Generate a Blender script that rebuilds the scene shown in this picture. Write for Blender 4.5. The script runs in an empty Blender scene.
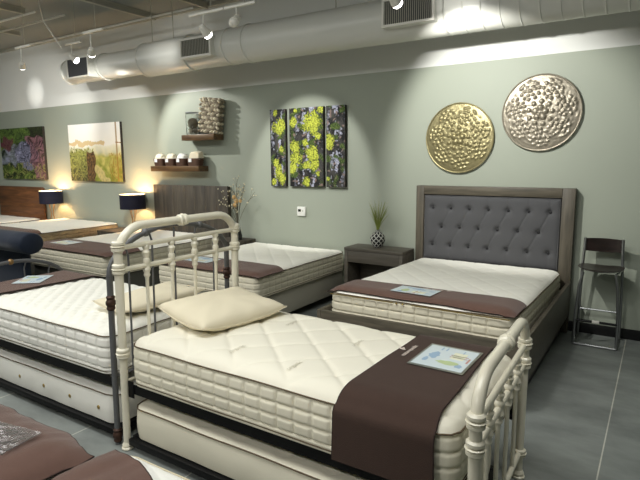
import bpy, bmesh, math, random
from mathutils import Vector, Matrix, noise
S = bpy.context.scene
C = S.collection
PI = math.pi
D = 5.642          # distance of the long wall

# ------------------------------------------------------------------ camera
cam = bpy.data.objects.new('camera', bpy.data.cameras.new('camera'))
C.objects.link(cam)
S.camera = cam
cam.data.sensor_width = 36.0
cam.data.lens = 529.3 / 640.0 * 36.0
cam.data.clip_start = 0.05
R = Matrix(((0.84138875, -0.07432941, 0.53529442),
            (0.54038309, 0.12881225, -0.83150076),
            (-0.00714751, 0.98887944, 0.14854754)))
cam.matrix_world = Matrix.Translation((0, 0, 1.7)) @ R.to_4x4()

# ------------------------------------------------------------------ world, exposure
S.view_settings.view_transform = 'Standard'
S.view_settings.look = 'None'
S.view_settings.gamma = 1.0
S.view_settings.exposure = 0.18
w = bpy.data.worlds.new('world'); S.world = w
w.use_nodes = True
w.node_tree.nodes['Background'].inputs[0].default_value = (0.9, 0.95, 0.9, 1)
w.node_tree.nodes['Background'].inputs[1].default_value = 0.1

def light_aim(o, tgt):
    d = Vector(tgt) - o.location
    o.rotation_euler = d.to_track_quat('-Z', 'Y').to_euler()

def spot(loc, tgt, power, ang=60, blend=0.6, r=0.03, col=(1, 0.99, 0.945)):
    l = bpy.data.lights.new('spot_light', 'SPOT')
    l.energy = power; l.spot_size = math.radians(ang); l.spot_blend = blend
    l.shadow_soft_size = r; l.color = col
    o = bpy.data.objects.new('spot_light', l); C.objects.link(o)
    o.location = loc; light_aim(o, tgt)
    return o

def area(loc, tgt, power, sx, sy, col=(0.985, 1, 0.97)):
    l = bpy.data.lights.new('area_light', 'AREA')
    l.shape = 'RECTANGLE'; l.size = sx; l.size_y = sy; l.energy = power; l.color = col
    o = bpy.data.objects.new('area_light', l); C.objects.link(o)
    o.location = loc; light_aim(o, tgt)
    return o

# added overhead fill lights above the aisle, no fixtures
area((-1.5, 1.2, 3.6), (-1.5, 1.6, 0), 62, 3.0, 1.4)
area((-5.5, 1.4, 3.6), (-5.5, 1.9, 0), 62, 4.0, 1.4)
area((-9.5, 1.8, 3.6), (-9.5, 2.4, 0), 55, 3.0, 1.4)
spot((0.5, 2.4, 3.6), (0.3, 3.1, 0), 120, 62, 1.0, 0.3)  # added spot that lifts the floor at right, no lamp there
# spots added to brighten the beds, without fixtures of their own
spot((-2.2, 0.4, 3.3), (-1.7, 2.5, 0.6), 30, 60, 1.0, 0.12)
spot((-5.2, 0.4, 3.3), (-3.8, 2.6, 0.6), 34, 52, 1.0, 0.12)
spot((-1.9, -1.6, 3.3), (-1.7, 2.0, 0.45), 190, 46, 1.0, 0.10)
spot((-4.6, -1.2, 3.3), (-3.8, 2.2, 0.5), 190, 44, 1.0, 0.10)
spot((-1.4, 2.2, 3.3), (-1.4, 4.3, 0.6), 92, 62, 1.0, 0.12)
spot((-4.6, 2.0, 3.3), (-4.1, 4.6, 0.6), 95, 62, 1.0, 0.12)
spot((-6.8, 2.0, 3.3), (-6.4, 4.6, 0.6), 80, 62, 1.0, 0.12)
spot((-9.0, 2.0, 3.3), (-8.8, 4.6, 0.6), 110, 70, 1.0, 0.12)

# ------------------------------------------------------------------ materials
def pm(name, col, rough=0.6, metal=0.0, bump=0.0, bscale=40, var=0.0, vscale=6, sheen=0.0, stretch=(1, 1, 1),
       spec=None, trans=0, emit=None, estr=0, coat=0):
    m = bpy.data.materials.new(name); m.use_nodes = True
    nt = m.node_tree; b = nt.nodes['Principled BSDF']
    b.inputs['Base Color'].default_value = (*col, 1)
    b.inputs['Roughness'].default_value = rough
    b.inputs['Metallic'].default_value = metal
    if spec is not None: b.inputs['Specular IOR Level'].default_value = spec
    if sheen: b.inputs['Sheen Weight'].default_value = sheen; b.inputs['Sheen Roughness'].default_value = 0.4
    if trans: b.inputs['Transmission Weight'].default_value = trans
    if coat: b.inputs['Coat Weight'].default_value = coat
    if emit: b.inputs['Emission Color'].default_value = (*emit, 1); b.inputs['Emission Strength'].default_value = estr
    if bump or var:
        tc = nt.nodes.new('ShaderNodeTexCoord'); mp = nt.nodes.new('ShaderNodeMapping')
        mp.inputs['Scale'].default_value = stretch
        nt.links.new(tc.outputs['Object'], mp.inputs[0])
        if var:
            n = nt.nodes.new('ShaderNodeTexNoise'); n.inputs['Scale'].default_value = vscale; n.inputs['Detail'].default_value = 6
            nt.links.new(mp.outputs[0], n.inputs['Vector'])
            r = nt.nodes.new('ShaderNodeValToRGB')
            r.color_ramp.elements[0].position = 0.3; r.color_ramp.elements[1].position = 0.7
            r.color_ramp.elements[0].color = (*[c * (1 - var) for c in col], 1)
            r.color_ramp.elements[1].color = (*[min(1, c * (1 + var)) for c in col], 1)
            nt.links.new(n.outputs[0], r.inputs[0]); nt.links.new(r.outputs[0], b.inputs['Base Color'])
        if bump:
            n2 = nt.nodes.new('ShaderNodeTexNoise'); n2.inputs['Scale'].default_value = bscale; n2.inputs['Detail'].default_value = 4
            nt.links.new(mp.outputs[0], n2.inputs['Vector'])
            bp = nt.nodes.new('ShaderNodeBump'); bp.inputs['Strength'].default_value = bump; bp.inputs['Distance'].default_value = 0.01
            nt.links.new(n2.outputs[0], bp.inputs['Height']); nt.links.new(bp.outputs[0], b.inputs['Normal'])
    return m

def vcol_mat(name, rough=0.6, metal=0.0, spec=0.3):
    m = bpy.data.materials.new(name); m.use_nodes = True
    nt = m.node_tree; b = nt.nodes['Principled BSDF']
    a = nt.nodes.new('ShaderNodeVertexColor'); a.layer_name = 'Col'
    nt.links.new(a.outputs[0], b.inputs['Base Color'])
    b.inputs['Roughness'].default_value = rough; b.inputs['Metallic'].default_value = metal
    b.inputs['Specular IOR Level'].default_value = spec
    return m

def srgb(r, g, b):
    f = lambda c: (c / 255) / 12.92 if c / 255 <= 0.04045 else ((c / 255 + 0.055) / 1.055) ** 2.4
    return (f(r), f(g), f(b))

# wall: sage green below a straight line, off-white above it
def wall_mat():
    m = bpy.data.materials.new('wall_paint'); m.use_nodes = True
    nt = m.node_tree; b = nt.nodes['Principled BSDF']
    g = nt.nodes.new('ShaderNodeNewGeometry'); sx = nt.nodes.new('ShaderNodeSeparateXYZ')
    nt.links.new(g.outputs['Position'], sx.inputs[0])
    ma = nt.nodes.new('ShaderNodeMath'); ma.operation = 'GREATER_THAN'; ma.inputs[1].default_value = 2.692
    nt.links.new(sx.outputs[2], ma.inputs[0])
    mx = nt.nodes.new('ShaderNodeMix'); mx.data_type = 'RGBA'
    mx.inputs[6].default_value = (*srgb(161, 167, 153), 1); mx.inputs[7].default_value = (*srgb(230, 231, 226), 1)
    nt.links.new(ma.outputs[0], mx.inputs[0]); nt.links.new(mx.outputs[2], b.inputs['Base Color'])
    b.inputs['Roughness'].default_value = 0.55; b.inputs['Specular IOR Level'].default_value = 0.3
    n = nt.nodes.new('ShaderNodeTexNoise'); n.inputs['Scale'].default_value = 60
    bp = nt.nodes.new('ShaderNodeBump'); bp.inputs['Strength'].default_value = 0.05
    nt.links.new(g.outputs['Position'], n.inputs['Vector']); nt.links.new(n.outputs[0], bp.inputs['Height']); nt.links.new(bp.outputs[0], b.inputs['Normal'])
    return m

def floor_mat():
    m = bpy.data.materials.new('slate_tile'); m.use_nodes = True
    nt = m.node_tree; b = nt.nodes['Principled BSDF']; L = nt.links.new
    g = nt.nodes.new('ShaderNodeNewGeometry')
    mp = nt.nodes.new('ShaderNodeMapping'); mp.inputs['Location'].default_value = (0.175, 20.3, 0)
    L(g.outputs['Position'], mp.inputs[0])
    br = nt.nodes.new('ShaderNodeTexBrick'); br.offset = 0.0
    br.inputs['Scale'].default_value = 1.0
    br.inputs['Brick Width'].default_value = 0.945; br.inputs['Row Height'].default_value = 40.0
    br.inputs['Mortar Size'].default_value = 0.004; br.inputs['Mortar Smooth'].default_value = 0.2
    br.inputs['Color1'].default_value = (*srgb(122, 127, 124), 1); br.inputs['Color2'].default_value = (*srgb(129, 133, 130), 1)
    br.inputs['Mortar'].default_value = (*srgb(186, 186, 176), 1)
    L(mp.outputs[0], br.inputs['Vector'])
    mp2 = nt.nodes.new('ShaderNodeMapping'); mp2.inputs['Rotation'].default_value = (0, 0, 0.6); mp2.inputs['Scale'].default_value = (1.6, 3.4, 1)
    L(g.outputs['Position'], mp2.inputs[0])
    n = nt.nodes.new('ShaderNodeTexNoise'); n.inputs['Scale'].default_value = 1.2; n.inputs['Detail'].default_value = 8; n.inputs['Roughness'].default_value = 0.6
    L(mp2.outputs[0], n.inputs['Vector'])
    r = nt.nodes.new('ShaderNodeValToRGB'); r.color_ramp.elements[0].position = 0.35; r.color_ramp.elements[1].position = 0.72
    r.color_ramp.elements[0].color = (0.78, 0.78, 0.78, 1); r.color_ramp.elements[1].color = (1.35, 1.35, 1.33, 1)
    L(n.outputs[0], r.inputs[0])
    mx = nt.nodes.new('ShaderNodeMix'); mx.data_type = 'RGBA'; mx.blend_type = 'MULTIPLY'; mx.inputs[0].default_value = 1
    L(br.outputs[0], mx.inputs[6]); L(r.outputs[0], mx.inputs[7]); L(mx.outputs[2], b.inputs['Base Color'])
    b.inputs['Roughness'].default_value = 0.42; b.inputs['Specular IOR Level'].default_value = 0.4
    return m

def wood(name, c1, c2, scale=(1, 12, 12), rough=0.45, dist=2.0):
    m = bpy.data.materials.new(name); m.use_nodes = True
    nt = m.node_tree; b = nt.nodes['Principled BSDF']; L = nt.links.new
    tc = nt.nodes.new('ShaderNodeTexCoord'); mp = nt.nodes.new('ShaderNodeMapping'); mp.inputs['Scale'].default_value = scale
    L(tc.outputs['Object'], mp.inputs[0])
    n = nt.nodes.new('ShaderNodeTexNoise'); n.inputs['Scale'].default_value = 2.5; n.inputs['Detail'].default_value = 8; n.inputs['Distortion'].default_value = dist * 0.2
    L(mp.outputs[0], n.inputs['Vector'])
    r = nt.nodes.new('ShaderNodeValToRGB'); r.color_ramp.elements[0].position = 0.33; r.color_ramp.elements[1].position = 0.68
    r.color_ramp.elements[0].color = (*c1, 1); r.color_ramp.elements[1].color = (*c2, 1)
    L(n.outputs[0], r.inputs[0]); L(r.outputs[0], b.inputs['Base Color'])
    b.inputs['Roughness'].default_value = rough
    return m

M = dict(
    wall=wall_mat(), floor=floor_mat(),
    ceil=pm('ceiling_paint', srgb(146, 148, 142), 0.9),
    sidewall=pm('plain_wall_paint', srgb(170, 176, 164), 0.8),
    black=pm('black_baseboard', srgb(14, 14, 15), 0.4),
    blackmetal=pm('black_metal', srgb(7, 7, 8), 0.55, 0.0, spec=0.25),
    duct=pm('duct_paint', srgb(214, 214, 206), 0.35, 0.0),
    steel=pm('painted_steel', srgb(176, 174, 160), 0.6),
    whitemetal=pm('white_metal', srgb(225, 222, 212), 0.35),
    grille=pm('grille_dark', srgb(60, 60, 62), 0.5, 0.4),
    ivory=pm('ivory_enamel', srgb(230, 224, 204), 0.28, 0, coat=0.3),
    bronze=pm('dark_iron', srgb(100, 101, 103), 0.45, 0.2),
    rust=pm('brown_casting', srgb(70, 48, 38), 0.5, 0.4),
    matt_cream=pm('cream_ticking', srgb(232, 226, 206), 0.85, bump=0.12, bscale=220),
    matt_white=pm('white_ticking', srgb(240, 238, 230), 0.85, bump=0.12, bscale=220),
    matt_wavy=pm('patterned_brown_ticking', srgb(170, 150, 116), 0.85, bump=0.12, bscale=200, var=0.28, vscale=7, stretch=(1, 1, 5)),
    matt_tan=pm('beige_ticking', srgb(212, 205, 184), 0.85, bump=0.12, bscale=220),
    top_white=pm('lit_white_top_fabric', srgb(242, 240, 230), 0.85, bump=0.12, bscale=220),  # white cover, lightened a little for overhead light on the mattress tops
    top_cream=pm('lit_cream_top_fabric', srgb(236, 231, 214), 0.85, bump=0.12, bscale=220),  # cream cover with some overhead light mixed into its colour
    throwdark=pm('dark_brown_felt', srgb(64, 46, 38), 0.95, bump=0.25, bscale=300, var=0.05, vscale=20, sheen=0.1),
    piping=pm('brown_piping', srgb(92, 76, 56), 0.7),
    piping_light=pm('beige_piping', srgb(196, 186, 158), 0.7),
    throw=pm('brown_felt', srgb(98, 72, 62), 0.95, bump=0.25, bscale=300, var=0.06, vscale=20, sheen=0.35),
    hem=pm('dark_hem', srgb(46, 30, 25), 0.9),
    stitch=pm('faint_stitching', srgb(208, 202, 184), 0.8),
    gold=pm('gold_zip', srgb(176, 150, 90), 0.35, 0.8),
    pillow=pm('pillow_cotton', srgb(228, 218, 192), 0.85, bump=0.1, bscale=150),
    towel=pm('cream_towel', srgb(238, 230, 208), 0.95, bump=0.5, bscale=200),
    towelw=pm('white_towel', srgb(240, 240, 234), 0.95, bump=0.5, bscale=200),
    navy=pm('navy_velvet', srgb(20, 32, 52), 0.8, bump=0.1, bscale=40, sheen=0.3),
    shade=pm('navy_lampshade', srgb(12, 14, 40), 0.8),
    shadein=pm('lampshade_lining', srgb(230, 225, 210), 0.6),
    bulb=pm('glowing_bulb', (1, 0.9, 0.7), 0.4, emit=(1, 0.72, 0.4), estr=12),
    brass=pm('brass_wire', srgb(150, 120, 80), 0.35, 0.8),
    greyfab=pm('grey_linen', srgb(78, 78, 80), 0.9, bump=0.25, bscale=260, sheen=0.2),
    button=pm('dark_button', srgb(22, 22, 25), 0.6),
    greywood=wood('weathered_grey_oak', srgb(72, 67, 57), srgb(98, 91, 78), (1.5, 14, 14)),
    greywoodv=wood('weathered_grey_oak_upright', srgb(72, 67, 57), srgb(98, 91, 78), (14, 14, 1.5)),
    darkwood=wood('dark_grey_oak_boards', srgb(58, 53, 46), srgb(88, 80, 68), (7, 7, 0.7), 0.6),
    brownwood=wood('brown_reclaimed_wood', srgb(84, 54, 32), srgb(132, 86, 52), (0.9, 9, 9), 0.5),
    shelfwood=wood('walnut_shelf', srgb(70, 50, 32), srgb(112, 84, 50), (0.9, 10, 10), 0.4),
    nswood=wood('taupe_nightstand', srgb(80, 75, 66), srgb(98, 92, 82), (1.5, 12, 12), 0.5),
    espresso=wood('espresso_wood', srgb(26, 19, 18), srgb(42, 31, 28), (1.5, 14, 14), 0.3),
    chrome=pm('satin_chrome', srgb(150, 152, 152), 0.3, 0.9),
    charcoal=pm('charcoal_fabric', srgb(88, 87, 80), 0.9, bump=0.2, bscale=250),
    foundation=pm('pale_foundation', srgb(176, 172, 158), 0.9, bump=0.15, bscale=200),
    canvas_edge=pm('canvas_edge', srgb(40, 36, 30), 0.8),
    art=vcol_mat('printed_canvas', 0.7),
    vasepat=vcol_mat('patterned_ceramic', 0.3),
    darkglaze=pm('dark_glaze', srgb(18, 18, 20), 0.3),
    stem=pm('dry_stem', srgb(90, 82, 62), 0.8),
    petal=pm('pale_petal', srgb(214, 205, 176), 0.8),
    rose=pm('cream_rose', srgb(214, 176, 120), 0.8),
    grassg=pm('green_grass_blade', srgb(128, 140, 62), 0.7),
    grassp=pm('pale_grass_plume', srgb(190, 186, 150), 0.8),
    knitl=pm('cream_yarn', srgb(206, 196, 172), 0.95, bump=0.4, bscale=150),
    knitd=pm('taupe_yarn', srgb(140, 130, 112), 0.95, bump=0.4, bscale=150),
    basket=pm('brown_wicker', srgb(86, 60, 44), 0.8, bump=0.8, bscale=120),
    paper=pm('white_paper', srgb(240, 240, 238), 0.6),
    card=pm('pale_blue_print', srgb(208, 220, 224), 0.35),
    cardgreen=pm('green_print', srgb(186, 202, 150), 0.4),
    cardblue=pm('blue_print', srgb(150, 178, 204), 0.4),
    cardred=pm('red_print', srgb(190, 140, 130), 0.4),
    cardcream=pm('cream_print', srgb(232, 232, 206), 0.4),
    thread=pm('pale_thread', srgb(222, 208, 198), 0.7),
    discg=pm('gold_leaf_metal', srgb(150, 141, 104), 0.42, 0.65, bump=0.3, bscale=60, var=0.12, vscale=18),
    discs=pm('silver_leaf_metal', srgb(160, 152, 136), 0.4, 0.65, bump=0.3, bscale=60, var=0.12, vscale=18),
    plastic=pm('white_plastic', srgb(232, 232, 226), 0.4),
    lcd=pm('dark_display', srgb(30, 34, 30), 0.2),
    glass=pm('clear_glass', (0.95, 0.97, 0.96), 0.03, trans=1.0),
    clear=pm('clear_plastic_sleeve', (0.9, 0.9, 0.9), 0.08, trans=0.96, bump=1.0, bscale=22),
    lens=pm('lit_lamp_lens', (1, 1, 1), 0.3, emit=(1, 0.97, 0.9), estr=14),
)

# ------------------------------------------------------------------ mesh helpers
class MB:
    def __init__(s): s.v = []; s.f = []; s.m = []; s.c = []
    def add(s, verts, faces, mi=0):
        o = len(s.v); s.v += [tuple(v) for v in verts]
        for f in faces: s.f.append(tuple(i + o for i in f)); s.m.append(mi)
        return o
    def box(s, x0, x1, y0, y1, z0, z1, mi=0, b=0.0):
        if b <= 0:
            v = [(x, y, z) for x in (x0, x1) for y in (y0, y1) for z in (z0, z1)]
            s.add(v, [(0, 1, 3, 2), (4, 6, 7, 5), (0, 4, 5, 1), (2, 3, 7, 6), (0, 2, 6, 4), (1, 5, 7, 3)], mi); return
        bm = bmesh.new(); bmesh.ops.create_cube(bm, size=1)
        for v in bm.verts:
            v.co = Vector(((x0 + x1) / 2 + v.co.x * (x1 - x0), (y0 + y1) / 2 + v.co.y * (y1 - y0), (z0 + z1) / 2 + v.co.z * (z1 - z0)))
        bmesh.ops.bevel(bm, geom=bm.edges[:], offset=b, segments=2, affect='EDGES', profile=0.5)
        bm.verts.index_update()
        s.add([v.co[:] for v in bm.verts], [[v.index for v in f.verts] for f in bm.faces], mi); bm.free()
    def tube(s, pts, r, seg=10, mi=0, cap=True):
        pts = [Vector(p) for p in pts]; n = len(pts)
        rs = r if isinstance(r, (list, tuple)) else [r] * n
        T = []
        for i in range(n):
            a = pts[max(0, i - 1)]; b = pts[min(n - 1, i + 1)]
            T.append((b - a).normalized())
        up = Vector((0, 0, 1)) if abs(T[0].z) < 0.9 else Vector((1, 0, 0))
        N = (up - T[0] * up.dot(T[0])).normalized()
        vs = []
        for i in range(n):
            N = (N - T[i] * N.dot(T[i])); N.normalize(); B = T[i].cross(N)
            for k in range(seg):
                a = 2 * PI * k / seg
                vs.append(pts[i] + (N * math.cos(a) + B * math.sin(a)) * rs[i])
        fs = []
        for i in range(n - 1):
            for k in range(seg):
                k2 = (k + 1) % seg
                fs.append((i * seg + k, i * seg + k2, (i + 1) * seg + k2, (i + 1) * seg + k))
        if cap:
            fs.append(tuple(reversed(range(seg)))); fs.append(tuple((n - 1) * seg + k for k in range(seg)))
        s.add(vs, fs, mi)
    def lathe(s, prof, c=(0, 0, 0), seg=16, mi=0, axis='z', cap=True):
        vs = []; n = len(prof); c = Vector(c)
        for r, h in prof:
            for k in range(seg):
                a = 2 * PI * k / seg
                p = Vector((r * math.cos(a), r * math.sin(a), h))
                if axis == 'x': p = Vector((p.z, p.x, p.y))
                elif axis == 'y': p = Vector((p.y, p.z, p.x))
                vs.append(p + c)
        fs = []
        for i in range(n - 1):
            for k in range(seg):
                k2 = (k + 1) % seg
                fs.append((i * seg + k, i * seg + k2, (i + 1) * seg + k2, (i + 1) * seg + k))
        if cap:
            fs.append(tuple(reversed(range(seg)))); fs.append(tuple((n - 1) * seg + k for k in range(seg)))
        s.add(vs, fs, mi)
    def ball(s, c, r, sx=1, sy=1, sz=1, mi=0, seg=10, rings=7, rot=None):
        vs = []; fs = []
        c = Vector(c)
        def P(v):
            v = Vector((v[0] * sx, v[1] * sy, v[2] * sz)) * r
            if rot: v = rot @ v
            return v + c
        vs.append(P((0, 0, -1)))
        for i in range(1, rings):
            t = PI * i / rings - PI / 2
            for k in range(seg):
                a = 2 * PI * k / seg
                vs.append(P((math.cos(t) * math.cos(a), math.cos(t) * math.sin(a), math.sin(t))))
        vs.append(P((0, 0, 1)))
        for k in range(seg):
            k2 = (k + 1) % seg
            fs.append((0, 1 + k2, 1 + k)); e = 1 + (rings - 2) * seg
            fs.append((e + k, e + k2, len(vs) - 1))
            for i in range(rings - 2):
                a = 1 + i * seg
                fs.append((a + k, a + k2, a + seg + k2, a + seg + k))
        s.add(vs, fs, mi)
    def grid(s, fn, nu, nv, mi=0, flip=False, closed_u=False):
        vs = [fn(i / nu, j / nv) for j in range(nv + 1) for i in range(nu + 1)]
        fs = []
        for j in range(nv):
            for i in range(nu):
                a = j * (nu + 1) + i
                f = (a, a + 1, a + nu + 2, a + nu + 1)
                fs.append(tuple(reversed(f)) if flip else f)
        return s.add(vs, fs, mi)
    def build(s, name, mats, parent=None, smooth=True, ang=40, cols=None):
        me = bpy.data.meshes.new(name); me.from_pydata(s.v, [], s.f)
        if not isinstance(mats, (list, tuple)): mats = [mats]
        for m in mats: me.materials.append(m)
        me.polygons.foreach_set('material_index', s.m)
        me.polygons.foreach_set('use_smooth', [smooth] * len(s.f))
        if cols:
            ca = me.color_attributes.new('Col', 'FLOAT_COLOR', 'POINT')
            flat = []
            for c in cols: flat += [c[0], c[1], c[2], 1.0]
            ca.data.foreach_set('color', flat)
        me.update()
        if smooth: me.set_sharp_from_angle(angle=math.radians(ang))
        o = bpy.data.objects.new(name, me); C.objects.link(o)
        if parent: o.parent = parent
        return o

def tag(o, label, cat, group=None):
    o['label'] = label; o['category'] = cat
    if group: o['group'] = group
    return o
def struct(o, label=None):
    o['kind'] = 'structure'
    if label: o['label'] = label
    return o
def thing(name, label, cat, loc=(0, 0, 0), rz=0.0, group=None):
    o = bpy.data.objects.new(name, None); C.objects.link(o)
    o.location = loc; o.rotation_euler = (0, 0, rz); o.empty_display_size = 0.1
    return tag(o, label, cat, group)
def place(o, loc, rz=0.0):
    o.location = loc; o.rotation_euler = (0, 0, rz); return o
def copy_tree(o, parent=None):
    c = o.copy(); C.objects.link(c)
    if parent: c.parent = parent
    for ch in list(o.children): copy_tree(ch, c)
    return c
def bx(name, mat, parent, x0, x1, y0, y1, z0, z1, b=0.003):
    m = MB(); m.box(x0, x1, y0, y1, z0, z1, 0, b); return m.build(name, mat, parent, ang=30)

# ------------------------------------------------------------------ room shell
XL, XR, YB, ZC = -15.0, 3.4, -3.0, 3.84
struct(bx('floor', M['floor'], None, XL, XR, YB, D, -0.1, 0.0, 0))
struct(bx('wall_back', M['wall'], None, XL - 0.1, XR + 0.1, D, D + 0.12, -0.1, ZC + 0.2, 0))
struct(bx('wall_left', M['sidewall'], None, XL - 0.12, XL, YB, D, -0.1, ZC + 0.2, 0))
struct(bx('wall_right', M['sidewall'], None, XR, XR + 0.12, YB, D, -0.1, ZC + 0.2, 0))
struct(bx('wall_front', M['sidewall'], None, XL - 0.1, XR + 0.1, YB - 0.12, YB, -0.1, ZC + 0.2, 0))
struct(bx('ceiling', M['ceil'], None, XL - 0.1, XR + 0.1, YB - 0.1, D, ZC, ZC + 0.1, 0))
struct(bx('baseboard_back', M['black'], None, XL, XR, D - 0.014, D, 0.0, 0.1, 0.003))
struct(bx('trim_1', M['steel'], None, XL, XR, D - 0.05, D, ZC - 0.05, ZC, 0.002))

# ceiling members
def joist(x, y0, y1, z, label, w=0.05, h=0.07):
    m = MB(); m.box(x - w / 2, x + w / 2, y0, y1, z, z + 0.012); m.box(x - 0.008, x + 0.008, y0, y1, z + 0.012, z + h); m.box(x - w / 2, x + w / 2, y0, y1, z + h, z + h + 0.012)
    o = m.build('ceiling_joist', M['steel'], None, smooth=False); tag(o, label, 'joist', 'steel ceiling joists'); return o
zj = ZC - 0.083
joist(-6.45, 0.5, D - 0.06, zj, 'steel ceiling joist running to the wall above the left part of the duct')
joist(-5.40, 0.5, D - 0.06, zj, 'steel ceiling joist directly left of the lit track head by the middle grille')
joist(-7.70, 0.5, 4.35, zj, 'short steel ceiling joist ending over the row of beds, upper left')
joist(-9.05, 0.5, 5.0, zj, 'steel ceiling joist at the far left above the flower picture')
joist(-3.2, 0.5, D - 0.06, zj, 'steel ceiling joist above the three panel moss picture')
def conduit(y, z, x0, x1, label, r=0.014):
    m = MB(); m.tube([(x0, y, z), (x1, y, z)], r, 8); o = m.build('ceiling_conduit', M['whitemetal'], None); tag(o, label, 'conduit', 'ceiling conduits'); return o
conduit(4.50, 3.68, -11.5, -7.0, 'thin pale conduit crossing the ceiling at upper left')
conduit(4.15, 3.66, -11.0, -7.1, 'second thin conduit at the top left edge, nearer than its twin')
conduit(5.02, 3.60, -9.1, -5.1, 'long pale conduit running above the left part of the duct')
m = MB(); m.tube([(-6.75, 4.0, 3.70), (-6.45, 3.86, 3.4), (-6.02, 3.8, 3.02)], 0.008, 6)
tag(m.build('power_cable', M['whitemetal'], None), 'pale slanting cable dropping from the ceiling to the track heads', 'cable')

# ------------------------------------------------------------------ air duct
YD, ZD, RD = 5.0, 3.055, 0.21
duct = thing('air_duct', 'long painted round spiral air duct hung along the top of the green wall', 'duct', (0, 0, 0))
def dshell(x0, x1, r, name='duct_section', ridge=0):
    m = MB(); prof = []; n = max(2, int((x1 - x0) / 0.02)) if ridge else 2
    if ridge:
        k = int((x1 - x0) / ridge)
        for i in range(k + 1):
            h = x0 + i * ridge
            prof += [(r, h - 0.008), (r + 0.005, h), (r, h + 0.008)]
        prof = [(r, x0 - 0.02)] + prof + [(r, x1)]
    else: prof = [(r, x0), (r, x1)]
    m.lathe(prof, (0, YD, ZD), 40, 0, 'x'); return m.build(name, M['duct'], duct, ang=25)
dshell(-7.72, -5.95, RD - 0.035)
dshell(-5.95, -5.10, RD + 0.005)
dshell(-5.10, -4.15, RD - 0.005)
dshell(-4.15, -2.40, RD)
dshell(-1.75, 3.3, RD, ridge=0.16)
dshell(-2.40, -1.75, RD)
for x, r in ((-5.95, RD + 0.012), (-5.1, RD + 0.014), (-4.45, RD + 0.004), (-4.15, RD + 0.01), (-6.85, RD - 0.02), (-7.7, RD - 0.025)):
    m = MB(); m.lathe([(r - 0.02, x - 0.02), (r, x - 0.012), (r, x + 0.012), (r - 0.02, x + 0.02)], (0, YD, ZD), 40, 0, 'x'); m.build('duct_collar', M['duct'], duct)
def grille_box(x0, x1, z0, z1, slats, yf=4.745):
    t = 0.022
    m = MB(); m.box(x0, x1, yf + 0.01, YD - 0.03, z0, z1, 0, 0.004); g = m.build('grille_box', M['duct'], duct)
    m = MB()
    m.box(x0, x1, yf - 0.012, yf + 0.01, z0, z0 + t); m.box(x0, x1, yf - 0.012, yf + 0.01, z1 - t, z1)
    m.box(x0, x0 + t, yf - 0.012, yf + 0.01, z0 + t, z1 - t); m.box(x1 - t, x1, yf - 0.012, yf + 0.01, z0 + t, z1 - t)
    m.build('grille_frame', M['whitemetal'], g, smooth=False)
    m = MB(); m.box(x0 + t, x1 - t, yf + 0.002, yf + 0.0095, z0 + t, z1 - t, 0)
    for i in range(slats):
        x = x0 + t + (x1 - x0 - 2 * t) * (i + 0.5) / slats
        m.box(x - 0.003, x + 0.003, yf - 0.009, yf + 0.004, z0 + t, z1 - t, 1)
    m.build('grille', [M['grille'], M['steel']], g, smooth=False)
grille_box(-7.42, -6.90, 2.90, 3.185, 0)
grille_box(-5.06, -4.55, 2.935, 3.165, 18)
grille_box(-2.34, -1.82, 2.935, 3.19, 24)
for x in (-5.85, -5.45, -3.0, -1.2, 0.2):
    m = MB(); m.tube([(x, YD, ZD + RD - 0.01), (x, YD, ZC)], 0.007, 6); m.build('hanger_rod', M['steel'], duct)

# ------------------------------------------------------------------ track heads
def track_head(x, z, tgt, label, power, ang=50, y=3.8, lit=True, blend=0.35, top=3.12, bar=(-0.12, 0.22)):
    t = thing('track_light', label, 'spotlight', (x, y, z), 0, 'track lights in front of the duct')
    d = (Vector(tgt) - Vector((x, y, z))).normalized()
    q = d.to_track_quat('-Z', 'Y').to_matrix()
    def W(p): return tuple(q @ Vector(p))
    m = MB()
    prof = [(0.022, 0.04), (0.030, 0.03), (0.034, -0.01), (0.044, -0.04), (0.046, -0.06)]
    vs0 = len(m.v); m.lathe(prof, (0, 0, 0), 16)
    m.v = [W(v) for v in m.v]; m.build('lamp_head', M['whitemetal'], t)
    m = MB(); m.lathe([(0.041, -0.058), (0.043, -0.072), (0.036, -0.088), (0.02, -0.097), (0.001, -0.100)], (0, 0, 0), 16, cap=False); m.v = [W(v) for v in m.v]
    m.build('lens', M['lens'] if lit else M['whitemetal'], t)
    m = MB(); m.tube([W((0, 0, 0.02)), (0, 0, 0.06), (0, 0, top + 0.03 - z)], 0.006, 6); m.build('stem', M['whitemetal'], t)
    m = MB(); m.box(bar[0], bar[1], -0.012, 0.012, top - z, top - z + 0.022, 0, 0.002); tr = m.build('track_bar', M['whitemetal'], t)
    m = MB(); m.tube([(0.1, 0, top + 0.022 - z), (0.1, 0, ZC - z)], 0.003, 6); m.build('suspension_rod', M['steel'], t)
    if lit:
        p = Vector((x, y, z)) + d * 0.14
        s = spot(tuple(p), tgt, power, ang, blend, 0.025)
    return t
track_head(-1.79, 2.90, (-1.42, D, 1.95), 'lit white track head at the top edge right of centre, before the metal discs', 165, 80, blend=0.5)
track_head(-3.73, 2.93, (-3.80, D, 1.60), 'lit white track head in front of the middle duct grille', 110, 52, top=3.06, bar=(-0.18, 0.26))
track_head(-5.46, 2.93, (-8.0, D, 1.80), 'lit white track head, right one of the pair above the left end grille', 170, 56, blend=0.6)
track_head(-6.75, 3.09, (-5.6, D, 1.75), 'lit white track head, left one of the pair above the left end grille', 125, 66, y=4.4, blend=0.5, top=3.25)
track_head(-6.89, 2.92, (-10.0, D, 2.2), 'lit white track head at the far left, by itself below the ceiling', 170, 66, blend=0.8)
spot((-9.6, 4.5, 2.9), (-9.85, D, 2.97), 26, 32, 1.0, 0.02)  # added spot without a head, makes the bright patch on the far-left wall
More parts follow.
